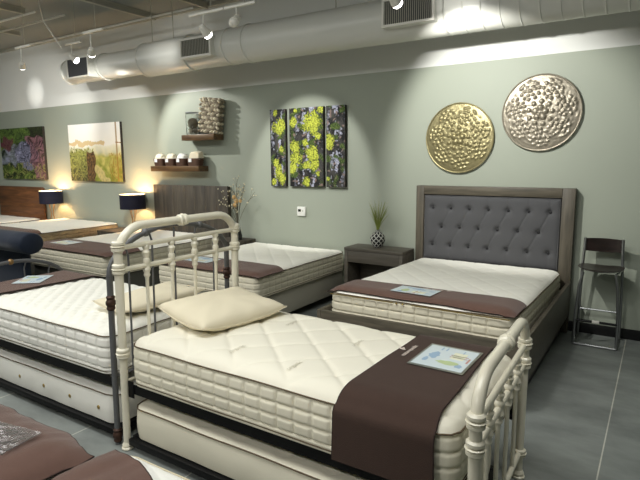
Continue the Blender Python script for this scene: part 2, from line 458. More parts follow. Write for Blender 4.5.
spot((-5.0, 4.0, 2.93), (-5.42, 4.8, 3.08), 17, 44, 1.0, 0.02)  # fixtureless spot added for the hot patch on the left duct
spot((-1.5, 4.1, 2.93), (-1.62, 4.8, 3.12), 12, 44, 1.0, 0.02)  # same kind of added spot, for the patch on the right duct
track_head(-3.32, 2.96, (-3.0, 2.0, 1.5), 'unlit white track head turned away, right of the middle grille', 0, lit=False, top=3.06, bar=(-0.14, 0.22))

# ------------------------------------------------------------------ mattresses
def rect_path(L, W, cr, step):
    pts = []   # (x, y, nx, ny, s)
    segs = []
    hx, hy = L / 2 - cr, W / 2 - cr
    def line(a, b, n):
        k = max(1, int(math.dist(a, b) / step))
        for i in range(k): t = i / k; pts.append((a[0] + (b[0] - a[0]) * t, a[1] + (b[1] - a[1]) * t, n[0], n[1]))
    def arc(cx, cy, a0):
        k = 8
        for i in range(k):
            a = a0 + (PI / 2) * i / k
            pts.append((cx + cr * math.cos(a), cy + cr * math.sin(a), math.cos(a), math.sin(a)))
    line((-hx, -W / 2), (hx, -W / 2), (0, -1)); arc(hx, -hy, -PI / 2)
    line((L / 2, -hy), (L / 2, hy), (1, 0)); arc(hx, hy, 0)
    line((hx, W / 2), (-hx, W / 2), (0, 1)); arc(-hx, hy, PI / 2)
    line((-L / 2, hy), (-L / 2, -hy), (-1, 0)); arc(-hx, -hy, PI)
    out = []; s = 0
    for i, p in enumerate(pts):
        if i: s += math.dist(p[:2], pts[i - 1][:2])
        out.append((*p, s))
    return out

class Matt:
    """profile of one mattress: local origin at the middle of its underside"""
    def __init__(s, L, W, H, e=0.035, rr=0.11, cr=0.08, quilt='diamond', q=0.27, qd=0.007, cell=0.1, rows=3, puff=0.007, stripes=True, wob=0.004):
        s.__dict__.update(locals())
    def edge(s, x, y):
        dx = s.L / 2 - abs(x); dy = s.W / 2 - abs(y)
        if dx < s.cr and dy < s.cr: return max(0.0, s.cr - math.hypot(s.cr - dx, s.cr - dy))
        return max(0.0, min(dx, dy))
    def top(s, x, y, quilted=True):
        d = min(1, s.edge(x, y) / s.rr)
        z = s.H - s.e * (0.62 * (1 - math.sqrt(max(0, 1 - (1 - d) ** 2.6))) + 0.38 * (1 - d) ** 2.2)
        if quilted:
            f = min(1, s.edge(x, y) / 0.05)
            if s.quilt == 'diamond':
                a = (x * 0.9 + y) / s.q; b = (x * 0.9 - y) / s.q
                for t in (a, b):
                    dd = abs(t - round(t)) * s.q
                    z -= s.qd * f * (0.75 * math.exp(-(dd / 0.013) ** 2) + 0.28 * math.exp(-(dd / 0.05) ** 2))
            elif s.quilt == 'puff':
                a = (x + y) / s.q; b = (x - y) / s.q
                z -= s.qd * f * (1 - abs(math.sin(PI * a) * math.sin(PI * b)) ** 0.5)
            z += s.wob * (noise.noise(Vector((x * 3.1, y * 3.1, s.L))) - 0.3)
        return z
    def side(s, t, h):
        """outward puff of the side at path length t, height h (0..H-e)"""
        HH = s.H - s.e
        u = h / HH
        bul = 0.008 * math.sin(PI * u)
        if s.rows == 0:
            return bul + 0.003 * noise.noise(Vector((t * 6, h * 10, 1.3)))
        lo = 0.16 if s.stripes else 0.0
        if u < lo:
            return bul + 0.004 * abs(math.sin(PI * u / lo * 2))
        uu = (u - lo) / (0.97 - lo)
        if uu > 1: return bul * 0.5
        dt = abs(t / s.cell - round(t / s.cell)) * s.cell; dz = abs(uu * s.rows - round(uu * s.rows)) / s.rows * HH * 0.8
        a = 1 - math.exp(-(dt / 0.0075) ** 2); b = 1 - math.exp(-(dz / 0.0075) ** 2)
        return bul + s.puff * (a * b * 1.15 - 0.6)
    def build(s, name, label, mat, pipe, loc, rz, group=None, pipes=True, tufts=False, lowpipe=True, top=None):
        m = MB()
        n = 46; P = rect_path(s.L, s.W, s.cr, 0.0075); k = len(P); HH = s.H - s.e
        for j in range(n + 1):
            h = HH * j / n
            for (x, y, nx, ny, t) in P:
                o = s.side(t, h) if 0 < j < n else 0
                if j == 0: o = -0.012
                m.v.append((x + nx * o, y + ny * o, h))
        for j in range(n):
            for i in range(k):
                i2 = (i + 1) % k
                m.f.append((j * k + i, j * k + i2, (j + 1) * k + i2, (j + 1) * k + i)); m.m.append(0)
        m.f.append(tuple(reversed(range(k)))); m.m.append(0)
        def fn(u, v):
            x = (u * 2 - 1) * s.L / 2; y = (v * 2 - 1) * s.W / 2
            hx, hy = s.L / 2 - s.cr, s.W / 2 - s.cr
            ax, ay = abs(x) - hx, abs(y) - hy
            if ax > 0 and ay > 0:
                r = math.hypot(ax, ay); f = max(ax, ay) / r
                x = math.copysign(hx + ax * f, x); y = math.copysign(hy + ay * f, y)
            return (x, y, s.top(x, y))
        m.grid(fn, int(s.L / 0.0125), int(s.W / 0.0125), 1)
        o = m.build(name, [mat, top or mat], None, ang=60); o.location = loc; o.rotation_euler = (0, 0, rz)
        tag(o, label, 'mattress', group)
        if pipes:
            for (h, r) in ((HH + 0.004, 0.004),) + (((0.02, 0.0035),) if lowpipe else ()):
                m = MB(); pts = [(x + nx * 0.004, y + ny * 0.004, h + 0.002 * math.sin(t * 9)) for (x, y, nx, ny, t) in P[::3]]; pts.append(pts[0])
                m.tube(pts, r, 6, cap=False); m.build('piping', pipe, o)
        if tufts:
            for i in range(6):
                for sy in (-1,):
                    x = -s.L / 2 + s.L * (i + 0.5) / 6
                    m = MB(); m.ball((x, sy * (s.W / 2 + 0.008), s.H * 0.42), 0.014, sy=0.5); m.build('tuft_button', M['gold'], o)
        return o
    def drape(s, fn_xy, nu, nv, off=0.006, th=0.006):
        """cloth: fn_xy(u,v)->(x, w) with w the running length across; returns an MB lying on the mattress"""
        pass

def throw_on(mt, o, x0a, x1a, label, hang_n=0.0, hang_p=0.0, axis='x', x0b=None, x1b=None, y0=None, y1=None, group=None, wav=0.004, seed=0, th=0.006, name='felt_throw', mat='throw'):
    """felt runner across the mattress. It covers x0..x1 and runs across y; a = edge at -y, b = edge at +y. axis 'y': runs across x instead."""
    if x0b is None: x0b = x0a
    if x1b is None: x1b = x1a
    half = (mt.W if axis == 'x' else mt.L) / 2
    yn = -half if y0 is None else y0; yp = half if y1 is None else y1
    path = []  # (pos, z-drop or None)
    st = 0.02
    if hang_n > 0:
        k = int(hang_n / st)
        for i in range(k, 0, -1): path.append((-half - 0.03 - 0.008 * (i / k), -i * hang_n / k))
    a = -half - 0.022 if hang_n > 0 else yn; b = half + 0.022 if hang_p > 0 else yp
    k = int((b - a) / st)
    for i in range(k + 1): path.append((a + (b - a) * i / k, 0.0))
    if hang_p > 0:
        k = int(hang_p / st)
        for i in range(1, k + 1): path.append((half + 0.03 + 0.008 * (i / k), -i * hang_p / k))
    nu = 24; nv = len(path) - 1
    def base(i, j):
        p, dz = path[j]; u = i / nu; v = j / nv
        e0 = x0a + (x0b - x0a) * v; e1 = x1a + (x1b - x1a) * v
        ea = 0.04 if wav > 0.02 else 0.010; ef = 5 if wav > 0.02 else 2.5
        e0 += ea * noise.noise(Vector((p * ef, seed, 0))); e1 += ea * noise.noise(Vector((p * ef, seed + 5, 0)))
        q = e0 + (e1 - e0) * u
        x, y = (q, p) if axis == 'x' else (p, q)
        xc = max(-mt.L / 2 + 0.001, min(mt.L / 2 - 0.001, x)); yc = max(-mt.W / 2 + 0.001, min(mt.W / 2 - 0.001, y))
        z = mt.top(xc, yc, False) + 0.007 + wav * (0.5 + 0.5 * noise.noise(Vector((x * 5, y * 5, seed + 9))))
        if wav > 0.02: z += 0.012 * abs(noise.noise(Vector((x * 7 + y * 3, y * 9, seed)))) + 0.006 * abs(noise.noise(Vector((x * 22, y * 15 + x * 9, seed + 2))))
        over = abs(p) - half
        if over > 0 and dz == 0: z -= over * 0.45
        if dz: z += dz - 0.008
        return Vector((x, y, z))
    top = [[base(i, j) for i in range(nu + 1)] for j in range(nv + 1)]
    def nrm(i, j):
        a = top[j][min(nu, i + 1)] - top[j][max(0, i - 1)]; b = top[min(nv, j + 1)][i] - top[max(0, j - 1)][i]
        n = a.cross(b); n.normalize()
        if axis == 'y': n = -n
        return n
    vs = [top[j][i] for j in range(nv + 1) for i in range(nu + 1)]
    T = [top[j][i] + nrm(i, j) * th for j in range(nv + 1) for i in range(nu + 1)]
    N = len(vs); m = MB(); W1 = nu + 1
    fs = []
    for j in range(nv):
        for i in range(nu):
            a = j * W1 + i
            fs.append((a + N, a + 1 + N, a + W1 + 1 + N, a + W1 + N)); fs.append((a, a + W1, a + W1 + 1, a + 1))
    m.add(vs + T, fs)
    for ring in ([(j * W1) for j in range(nv + 1)], [(j * W1 + nu) for j in range(nv + 1)], list(range(W1)), [nv * W1 + i for i in range(W1)]):
        for a, b in zip(ring, ring[1:]): m.f.append((a, b, b + N, a + N)); m.m.append(0)
    t = m.build(name, M[mat], None, ang=60); t.location = o.location; t.rotation_euler = o.rotation_euler
    tag(t, label, 'blanket', group)
    m = MB()
    for ring in ([(j * W1) for j in range(nv + 1)], [(j * W1 + nu) for j in range(nv + 1)], list(range(W1)), [nv * W1 + i for i in range(W1)]):
        m.tube([(vs[a] + T[a]) / 2 for a in ring], th * 0.62, 6)
    m.build('hem', M['hem'], t)
    return t

def text_mesh(txt, size, mat, parent, loc, rot, name='lettering', ext=0.0006, align='CENTER'):
    cu = bpy.data.curves.new(name, 'FONT'); cu.body = txt; cu.size = size; cu.extrude = ext; cu.align_x = align
    to = bpy.data.objects.new('tmp', cu); C.objects.link(to)
    dg = bpy.context.evaluated_depsgraph_get(); dg.update()
    me = bpy.data.meshes.new_from_object(to.evaluated_get(dg)); bpy.data.objects.remove(to)
    me.materials.clear(); me.materials.append(mat); me.name = name
    o = bpy.data.objects.new(name, me); C.objects.link(o); o.parent = parent; o.location = loc; o.rotation_euler = rot
    return o

def info_card(mt, o, cx, cy, a, w, h, label, thz=0.022, sleeve=False, group=None):
    z = mt.top(cx, cy, False) + thz
    loc = o.rotation_euler.to_matrix() @ Vector((cx, cy, z)) + Vector(o.location)
    m = MB(); m.box(-w / 2, w / 2, -h / 2, h / 2, 0, 0.0015)
    c = m.build('information_card', M['card'], None, smooth=False); c.location = loc; c.rotation_euler = (o.rotation_euler.to_matrix() @ Matrix.Rotation(a, 3, 'Z')).to_euler()
    tag(c, label, 'card', group)
    m = MB(); z1 = 0.0016; z2 = 0.0021
    def blob(x, y, rx, ry, mi, ph=0):
        n = 16; vs = [(x + rx * math.cos(2 * PI * i / n) * (1 + 0.2 * math.sin(5 * i + ph)), y + ry * math.sin(2 * PI * i / n) * (1 + 0.2 * math.cos(3 * i + ph)), z2) for i in range(n)]
        m.add(vs, [tuple(range(n))], mi)
    def strip(x0, x1, y0, y1, mi):
        m.box(x0 * w, x1 * w, y0 * h, y1 * h, 0.0012, z2, mi)
    blob(-0.22 * w, -0.12 * h, 0.09 * w, 0.22 * h, 0); blob(-0.3 * w, -0.36 * h, 0.07 * w, 0.07 * h, 1, 2)
    blob(0.02 * w, 0.25 * h, 0.16 * w, 0.1 * h, 1, 1); blob(-0.22 * w, 0.33 * h, 0.1 * w, 0.05 * h, 1, 3)
    strip(-0.02, 0.3, -0.34, -0.08, 3); strip(0.06, 0.085, -0.4, -0.05, 2); strip(0.14, 0.165, -0.4, -0.05, 2)
    strip(-0.1, 0.12, -0.46, -0.42, 2); strip(0.3, 0.44, 0.1, 0.13, 1); strip(0.3, 0.44, 0.2, 0.23, 1); strip(0.28, 0.42, -0.25, -0.23, 1)
    m.build('printed_picture', [M['cardgreen'], M['cardblue'], M['cardred'], M['cardcream']], c, smooth=False)
    if sleeve:
        m = MB(); m.box(-w / 2 - 0.02, w / 2 + 0.02, -h / 2 - 0.012, h / 2 + 0.012, -0.0006, -0.0002); s_ = m.build('plastic_sleeve', M['chrome'], c, smooth=False)
    return c

def logo(mt, t, cx, cy, a, size=0.034, side='above'):
    z = mt.top(cx, cy, False) + 0.0185
    text_mesh('naturepedic', size, M['thread'], t, (cx, cy, z), (0, 0, a))
    m = MB(); n = 14
    R2 = Matrix.Rotation(a, 3, 'Z')
    def leaf(ox, oy, ang, L, W):
        vs = []
        for i in range(n):
            q = 2 * PI * i / n; p = Vector((L * math.cos(q), W * math.sin(q) * (1 - 0.3 * math.cos(q)), 0))
            p = Matrix.Rotation(ang, 3, 'Z') @ p + Vector((ox, oy, 0)); p = R2 @ p
            vs.append((cx + p.x, cy + p.y, z + 0.001))
        m.add(vs, [tuple(range(n))])
    if side == 'above': leaf(0.0, 0.055, 1.3, 0.024, 0.009); leaf(0.012, 0.05, 0.4, 0.014, 0.006)
    else: leaf(0.13, 0.012, 0.5, 0.022, 0.009); leaf(0.12, 0.02, 1.6, 0.014, 0.006)
    m.build('leaf_emblem', M['thread'], t, smooth=False)

# ------------------------------------------------------------------ ivory iron bed (foreground)
BA = math.radians(-0.7)
bed = thing('iron_bed', 'ivory painted iron bed with spindled headboard and footboard in the foreground', 'bed', (-2.578, 1.857, 0), BA)
LB, WB = 2.03, 0.962
def bead(m, c, h, r, axis='z'):
    prof = [(r * 0.75, -h), (r, -h * 0.75), (r, -h * 0.35), (r * 0.82, -h * 0.2), (r * 1.12, 0), (r * 0.82, h * 0.2), (r, h * 0.35), (r, h * 0.75), (r * 0.75, h)]
    m.lathe(prof, c, 16, 0, axis)
def arch_pts(x, y0, y1, z0, zt, r, mid=0.0):
    pts = [(x, y0, z0)]
    for i in range(9):
        a = PI - PI / 2 * i / 8; pts.append((x, y0 + r + r * math.cos(a), zt - r + r * math.sin(a)))
    ym = (y0 + y1) / 2
    pts.append((x, ym, zt + mid))
    for i in range(9):
        a = PI / 2 - PI / 2 * i / 8; pts.append((x, y1 - r + r * math.cos(a), zt - r + r * math.sin(a)))
    pts.append((x, y1, z0)); return pts
def iron_end(x, name, zt, zc1, zc2, rbend, zlow, nsp, top_r, legr, mat, lean=0.0):
    e = bpy.data.objects.new(name, None); C.objects.link(e); e.parent = bed; e.location = (x, 0, 0); e.rotation_euler = (0, lean, 0)
    for y in (0, WB):
        m = MB(); m.tube([(0, y, 0.03), (0, y, zc2), (0, y, zc1)], [legr * 0.82, legr, legr], 16); p = m.build('post', mat, e)
        m = MB(); m.lathe([(0.016, 0), (0.034, 0.004), (0.034, 0.012), (0.024, 0.02), (0.030, 0.028), (0.022, 0.045)], (0, y, 0), 16); m.build('foot', mat, p)
        for z in (zc1, zc2) + ((0.60,) if zc1 > 1 else ()):
            m = MB(); bead(m, (0, y, z), 0.032, legr + 0.011); m.build('collar', mat, p)
        if zlow < 0.3:
            m = MB(); bead(m, (0, y, zlow), 0.022, legr + 0.009); m.build('collar', mat, p)
    m = MB(); m.tube(arch_pts(0, 0, WB, zc1, zt, rbend), top_r, 16); a = m.build('top_rail', mat, e)
    m = MB(); bead(m, (0, WB / 2, zt), 0.035, top_r + 0.010, 'y'); m.build('knob', mat, a)
    for z in (zc1 - 0.01, zc2 - 0.01):
        m = MB(); m.tube([(0, 0, z), (0, WB, z)], 0.015, 12); m.build('cross_rail', mat, e)
    m = MB()
    if zlow < 0.3: m.tube([(0, 0, zlow), (0, WB * .25, zlow + 0.012), (0, WB * .5, zlow + 0.02), (0, WB * .75, zlow + 0.012), (0, WB, zlow)], 0.014, 10)
    else: m.tube([(0, 0, zlow), (0, WB, zlow)], 0.012, 10)
    m.build('cross_rail', mat, e)
    for i in range(nsp):
        y = WB * (i + 1) / (nsp + 1)
        m = MB(); zt1, zb1 = zc1 - 0.01, zc2 - 0.01; h = zt1 - zb1
        m.lathe([(0.012, zb1), (0.021, zb1 + h * .15), (0.021, zb1 + h * .28), (0.014, zb1 + h * .36), (0.019, zb1 + h * .5), (0.024, zb1 + h * .62), (0.015, zb1 + h * .74), (0.021, zb1 + h * .82), (0.020, zb1 + h * .9), (0.011, zt1)], (0, y, 0), 14)
        m.lathe([(0.010, zlow), (0.0105, zb1 - 0.09), (0.012, zb1 - 0.075), (0.020, zb1 - 0.06), (0.016, zb1 - 0.045), (0.024, zb1 - 0.025), (0.014, zb1)], (0, y, 0), 14)
        m.build('spindle', mat, e)
    return e
iron_end(0, 'headboard', 1.336, 1.23, 1.10, 0.17, 0.42, 4, 0.0255, 0.0255, M['ivory'], 0.022)
iron_end(LB, 'footboard', 0.905, 0.755, 0.65, 0.17, 0.145, 4, 0.0245, 0.0245, M['ivory'], 0.0)
fb = [o for o in bed.children if o.name.startswith('footboard')][0]
fb.location.x = LB + 0.042; fb.rotation_euler = (0, 0, math.radians(2.5))
for y in (0.02, WB - 0.02):
    sy = -1 if y < 0.5 else 1
    m = MB(); m.box(0.03, LB - 0.03, y - 0.004, y + 0.004, 0.355, 0.41); m.box(0.03, LB - 0.03, y - sy * 0.04 - 0.001, y, 0.355, 0.361)
    r_ = m.build('side_rail', M['blackmetal'], bed, smooth=False)
    for x in (0.05, LB - 0.05):
        m = MB(); m.box(x - 0.025, x + 0.025, y - 0.010, y - 0.0045, 0.33, 0.43, 0, 0.001); m.build('rail_bracket', M['blackmetal'], r_)
for i in range(9):
    x = 0.15 + (LB - 0.3) * i / 8
    bx('slat', M['greywood'], bed, x - 0.04, x + 0.04, 0.03, WB - 0.03, 0.392, 0.402, 0.002)

def loc_in(base, rz, x, y, z):
    v = Matrix.Rotation(rz, 4, 'Z') @ Vector((x, y, 0)); return (base[0] + v.x, base[1] + v.y, z)
mB = Matt(1.935, 0.955, 0.300, quilt='diamond', q=0.30, qd=0.012, cell=0.10, rows=3, puff=0.009, e=0.060, rr=0.13)
oB = mB.build('mattress', 'cream quilted mattress on the ivory iron bed in the foreground', M['matt_cream'], M['piping'], loc_in((-2.578, 1.857), BA, LB / 2 + 0.008, WB / 2 + 0.008, 0.412), BA, top=M['top_cream'])
for (x, y) in ((-0.70, -0.33), (-0.28, -0.30), (0.12, -0.33), (-0.30, 0.22), (0.22, 0.12)):
    text_mesh('organic', 0.04, M['stitch'], oB, (x, y, mB.top(x, y) + 0.0025), (0, 0, PI / 2), 'stitched_lettering', 0.0002)
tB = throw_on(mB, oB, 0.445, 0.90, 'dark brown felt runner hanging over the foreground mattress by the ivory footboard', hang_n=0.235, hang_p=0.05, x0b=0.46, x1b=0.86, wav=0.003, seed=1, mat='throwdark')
info_card(mB, oB, 0.715, 0.11, PI / 2, 0.29, 0.25, 'pale blue printed information card on the dark runner beside the ivory footboard', 0.020, sleeve=True)
logo(mB, tB, 0.53, 0.115, PI / 2 - 0.02, 0.036)

# pillow
def make_pillow(label, loc, rot, w, h, t, mat, group=None, name='pillow'):
    m = MB(); n = 40; k = 28
    def side(sg):
        def fn(u, v):
            x = u * 2 - 1; y = v * 2 - 1
            f = (max(0, 1 - abs(x) ** 2.6) * max(0, 1 - abs(y) ** 2.6)) ** 0.44
            px = x * w / 2 * (1 - 0.015 * (1 - abs(y) ** 2) * abs(x) ** 3); py = y * h / 2 * (1 - 0.02 * (1 - abs(x) ** 2) * abs(y) ** 3)
            wr = 0.006 * noise.noise(Vector((x * 3 + sg, y * 3, 4))) + 0.014 * f * (1 - f) * math.sin(9 * math.atan2(y, x) + 2 * x)
            z = sg * (t / 2 * f) * (1.0 if sg > 0 else 0.55) + wr * (f ** 0.5)
            if sg < 0: z = max(z, -t * 0.275)
            z += 0.03 * (abs(x) ** 2) * (abs(y) ** 2)
            return (px, py, z)
        return fn
    m.grid(side(1), n, k); m.grid(side(-1), n, k, flip=True)
    bm_o = m.build(name, mat, None, ang=80)
    bm = bmesh.new(); bm.from_mesh(bm_o.data); bmesh.ops.remove_doubles(bm, verts=bm.verts, dist=0.0005); bm.to_mesh(bm_o.data); bm.free()
    m = MB(); pts = []
    for i in range(81):
        q = i / 80 * 4; s_ = int(q) % 4; f_ = q - int(q)
        u, v = [(f_, 0), (1, f_), (1 - f_, 1), (0, 1 - f_)][s_]
        pts.append(side(1)(u, v))
    m.tube(pts, 0.003, 6, cap=False); m.build('seam', mat, bm_o)
    bm_o.location = loc; bm_o.rotation_euler = rot
    tag(bm_o, label, 'pillow', group); return bm_o
make_pillow('plump cream cotton pillow lying at the head of the foreground ivory iron bed', (-2.29, 2.41, 0.760), (math.radians(5), math.radians(0), math.radians(79)), 0.64, 0.50, 0.19, M['pillow'])

# trundles
def trundle(x0, x1, y0, y1, mat, label_f, label_m, rz=0.0, tufts=False, group=None, H=0.21, wtop=0.3):
    cx, cy = (x0 + x1) / 2, (y0 + y1) / 2; L = x1 - x0; W = y1 - y0
    t = thing('trundle_frame', label_f, 'bed frame', (cx, cy, 0), rz, 'black trundle frames')
    for sy in (-1, 1):
        m = MB(); m.box(-L / 2, L / 2, sy * (W / 2) - 0.02, sy * (W / 2) + 0.02, 0.035, 0.075, 0, 0.003); m.build('side_rail', M['blackmetal'], t)
    for sx in (-1, 1):
        m = MB(); m.box(sx * (L / 2) - 0.018, sx * (L / 2) + 0.018, -W / 2 + 0.021, W / 2 - 0.021, 0.037, 0.073, 0, 0.003); m.build('end_rail', M['blackmetal'], t)
    m = MB(); m.box(-L / 2 + 0.02, L / 2 - 0.02, -W / 2 + 0.022, W / 2 - 0.022, 0.060, 0.070); m.build('deck', M['blackmetal'], t, smooth=False)
    for sx in (-1, 1):
        for sy in (-1, 1):
            m = MB(); m.lathe([(0.02, -0.012), (0.026, -0.01), (0.026, 0.01), (0.02, 0.012)], (sx * (L / 2 - 0.15), sy * (W / 2 - 0.06), 0.0265), 12, 0, 'y'); m.build('caster', M['blackmetal'], t)
    mt = Matt(L - 0.02, W - 0.02, H, quilt='diamond', q=0.25, qd=0.005, rows=0, e=0.025, cell=0.1)
    o = mt.build('mattress', label_m, mat, M['piping'], (cx, cy, 0.078), rz, 'trundle mattresses', tufts=tufts, lowpipe=False)
trundle(-2.545, -0.64, 1.855, 2.70, M['matt_cream'], 'black trundle frame on the floor under the ivory iron bed', 'plain cream trundle mattress under the foreground ivory iron bed', BA)
trundle(-4.60, -2.73, 1.89, 2.76, M['matt_white'], 'black trundle frame on the floor under the dark iron bed', 'white trundle mattress with gold tufts under the dark iron bed', 0, tufts=True)

# ------------------------------------------------------------------ dark iron bed
db = thing('iron_bed', 'dark grey iron bed with thin arched headboard behind the ivory headboard', 'bed', (-2.672, 1.861, 0), 0)
WD, LD = 0.985, -2.05
def dark_end(x, name, zs, zp, zcol, zlow, nrod):
    e = bpy.data.objects.new(name, None); C.objects.link(e); e.parent = db; e.location = (x, 0, 0)
    for y in (0, WD):
        m = MB(); m.tube([(0, y, 0.0), (0, y, zcol), (0, y, zs)], [0.017, 0.018, 0.019], 12); p = m.build('post', M['bronze'], e)
        for z in (zcol, 0.06):
            m = MB(); m.lathe([(0.018, -0.045), (0.026, -0.035), (0.022, -0.02), (0.029, -0.008), (0.029, 0.008), (0.022, 0.02), (0.026, 0.035), (0.018, 0.045)], (0, y, z), 12); m.build('casting', M['rust'], p)
    def az(y):
        t = (y / WD) * 2 - 1
        return zs + (zp - zs) * math.sqrt(max(0, 1 - t * t * 0.999)) 
    pts = []
    for i in range(33):
        a = PI - PI * i / 32; pts.append((0, WD / 2 + WD / 2 * math.cos(a), zs + (zp - zs) * math.sin(a)))
    m = MB(); m.tube(pts, 0.0165, 12); a = m.build('arch_rail', M['bronze'], e)
    for f in (0.27, 0.73) if nrod > 4 else (0.5,):
        m = MB(); m.ball((0, WD * f, az(WD * f)), 0.027, seg=12); m.build('knuckle', M['bronze' if nrod > 4 else 'brass'], a)
    for i in range(nrod):
        y = WD * (i + 0.75) / (nrod + 0.5)
        z1 = az(y)
        curve = (1 if y < WD / 2 else -1) * 0.05
        if abs(y - WD / 2) < 0.02: curve = 0
        m = MB(); m.tube([(0, y - curve, az(y - curve) - 0.005), (0, y - curve * 0.35, z1 - 0.02), (0, y, z1 - 0.07), (0, y, zlow)], 0.0065, 8); m.build('rod', M['bronze'], e)
    m = MB(); m.tube([(0, 0, zlow), (0, WD, zlow)], 0.009, 8); m.build('cross_rail', M['bronze'], e)
    return e
dark_end(0, 'headboard', 1.05, 1.300, 0.888, 0.43, 5).rotation_euler = (0, 0.022, 0)
dark_end(LD, 'footboard', 0.60, 0.845, 0.52, 0.34, 4)
for y in (0.02, WD - 0.02):
    m = MB(); m.box(LD + 0.02, -0.02, y - 0.004, y + 0.004, 0.355, 0.41); m.build('side_rail', M['blackmetal'], db, smooth=False)
for i in range(9):
    x = -0.15 + (LD + 0.3) * i / 8
    bx('slat', M['greywood'], db, x - 0.04, x + 0.04, 0.03, WD - 0.03, 0.392, 0.402, 0.002)
mC = Matt(1.95, 0.95, 0.290, quilt='puff', q=0.11, qd=0.014, cell=0.11, rows=3, puff=0.009, e=0.05, rr=0.13)
oC = mC.build('mattress', 'white quilted mattress on the dark iron bed at left', M['matt_white'], M['piping'], (-3.70, 1.861 + WD / 2, 0.412), 0, top=M['top_white'])
tC = throw_on(mC, oC, -0.93, -0.50, 'brown felt runner across the foot of the dark iron bed at the left edge', x0b=-0.93, x1b=-0.42, y0=-0.47, y1=0.47, seed=3)
info_card(mC, oC, -0.72, 0.02, -0.9, 0.30, 0.22, 'pale information card on the brown runner of the dark iron bed', 0.02)
make_pillow('cream pillow at the head of the dark iron bed, seen through the ivory spindles', (-2.985, 2.42, 0.740), (0, math.radians(-2), math.radians(84)), 0.64, 0.42, 0.12, M['pillow'])

# ------------------------------------------------------------------ near bed, bottom left corner
def simple_base(name, label, x0, x1, y0, y1, z1, mat, legs=0.08):
    t = thing(name, label, 'bed base', ((x0 + x1) / 2, (y0 + y1) / 2, 0))
    L, W = x1 - x0, y1 - y0
    m = MB(); m.box(-L / 2, L / 2, -W / 2, W / 2, legs, z1, 0, 0.015); m.build('base_box', mat, t, ang=50)
    for sx in (-1, 1):
        for sy in (-1, 1):
            m = MB(); m.box(sx * (L / 2 - 0.06) - 0.025, sx * (L / 2 - 0.06) + 0.025, sy * (W / 2 - 0.06) - 0.025, sy * (W / 2 - 0.06) + 0.025, 0, legs, 0, 0.003); m.build('leg', M['black'], t)
    return t
simple_base('bed_base', 'white bed base under the left brown blanket in the bottom left corner', -3.21, -1.79, -0.69, 1.05, 0.342, M['matt_white'], 0.05)
mD = Matt(1.85, 1.46, 0.27, quilt='diamond', q=0.27, e=0.05, rr=0.13, rows=2, cell=0.11, puff=0.008)
oD = mD.build('mattress', 'mattress under the brown blanket with the plastic pouch, bottom left corner', M['matt_white'], M['piping'], (-2.50, 0.195, 0.345), PI / 2)
tD = throw_on(mD, oD, -0.6, 0.935, 'crumpled brown felt blanket carrying the plastic pouch, bottom left corner', x0b=-0.6, x1b=0.935, y0=-0.74, y1=0.72, wav=0.03, seed=6)
simple_base('bed_base', 'white bed base at the bottom edge, nearest the ivory headboard leg', -1.67, -0.77, -0.74, 1.13, 0.345, M['matt_white'], 0.05)
mJ = Matt(1.92, 0.96, 0.265, quilt='diamond', q=0.27, e=0.04, rr=0.11, rows=2, cell=0.11, puff=0.008)
oJ = mJ.build('mattress', 'white mattress edge showing beyond a brown blanket at the bottom edge', M['matt_white'], M['piping_light'], (-1.215, 0.24, 0.348), PI / 2)
tJ = throw_on(mJ, oJ, -0.4, 0.70, 'brown felt blanket with white mattress edge beyond it, bottom edge', x0b=-0.4, x1b=0.915, y0=-0.47, y1=0.49, wav=0.03, seed=26)
# clear pouch
m = MB()
def fnp(u, v):
    x = (u - 0.5) * 0.36; y = (v - 0.5) * 0.17
    return (x, y, 0.004 + 0.005 * noise.noise(Vector((x * 22, y * 22, 2))) + 0.003 * noise.noise(Vector((x * 60, y * 60, 7))))
m.grid(fnp, 60, 30)
def fnq(u, v):
    p = fnp(u, v); return (p[0], p[1], p[2] - 0.002)
m.grid(fnq, 60, 30, flip=True)
pz = mD.top(0.7, 0.3, False) + 0.345 + 0.022
po = m.build('plastic_pouch', M['clear'], None); place(po, (-2.12, 0.915, pz + 0.022), math.radians(10))
tag(po, 'wrinkled clear plastic pouch lying on the brown blanket, bottom left corner', 'pouch')

# ------------------------------------------------------------------ grey upholstered bed (right)
ab = thing('upholstered_bed', 'grey wood bed with tufted grey linen headboard against the wall under the metal discs', 'bed', (-1.485, 5.59, 0))
HW = 0.805
hb = bpy.data.objects.new('headboard', None); C.objects.link(hb); hb.parent = ab
bx('stile', M['greywoodv'], hb, -HW, -HW + 0.088, -0.045, 0.045, 0.0, 1.418, 0.004)
bx('stile', M['greywoodv'], hb, HW - 0.115, HW, -0.045, 0.045, 0.0, 1.418, 0.004)
bx('rail', M['greywood'], hb, -HW + 0.089, HW - 0.116, -0.045, 0.045, 1.325, 1.418, 0.004)
bx('rail', M['greywood'], hb, -HW + 0.089, HW - 0.116, -0.045, 0.045, 0.32, 0.60, 0.004)
px0, px1, pz0, pz1 = -HW + 0.09, HW - 0.117, 0.602, 1.323
buttons = []
nb = 7; PW = px1 - px0; PH = pz1 - pz0
for r_i, (fz, n_, off) in enumerate(((0.80, 7, 0.5), (0.515, 6, 1.0), (0.235, 7, 0.5))):
    for i in range(n_):
        buttons.append((px0 + PW * (i + off) / 7.0, pz0 + PH * fz, r_i))
lines = []
for b in buttons:
    for c in buttons:
        if c[2] == b[2] + 1 and abs(c[0] - b[0]) < PW / 7 * 0.7 and c[0] < b[0]: lines.append((b, c))
for b in buttons:
    if b[2] == 0: lines.append((b, (b[0], pz1, 9)))
    if b[2] == 2: lines.append((b, (b[0], pz0, 9)))
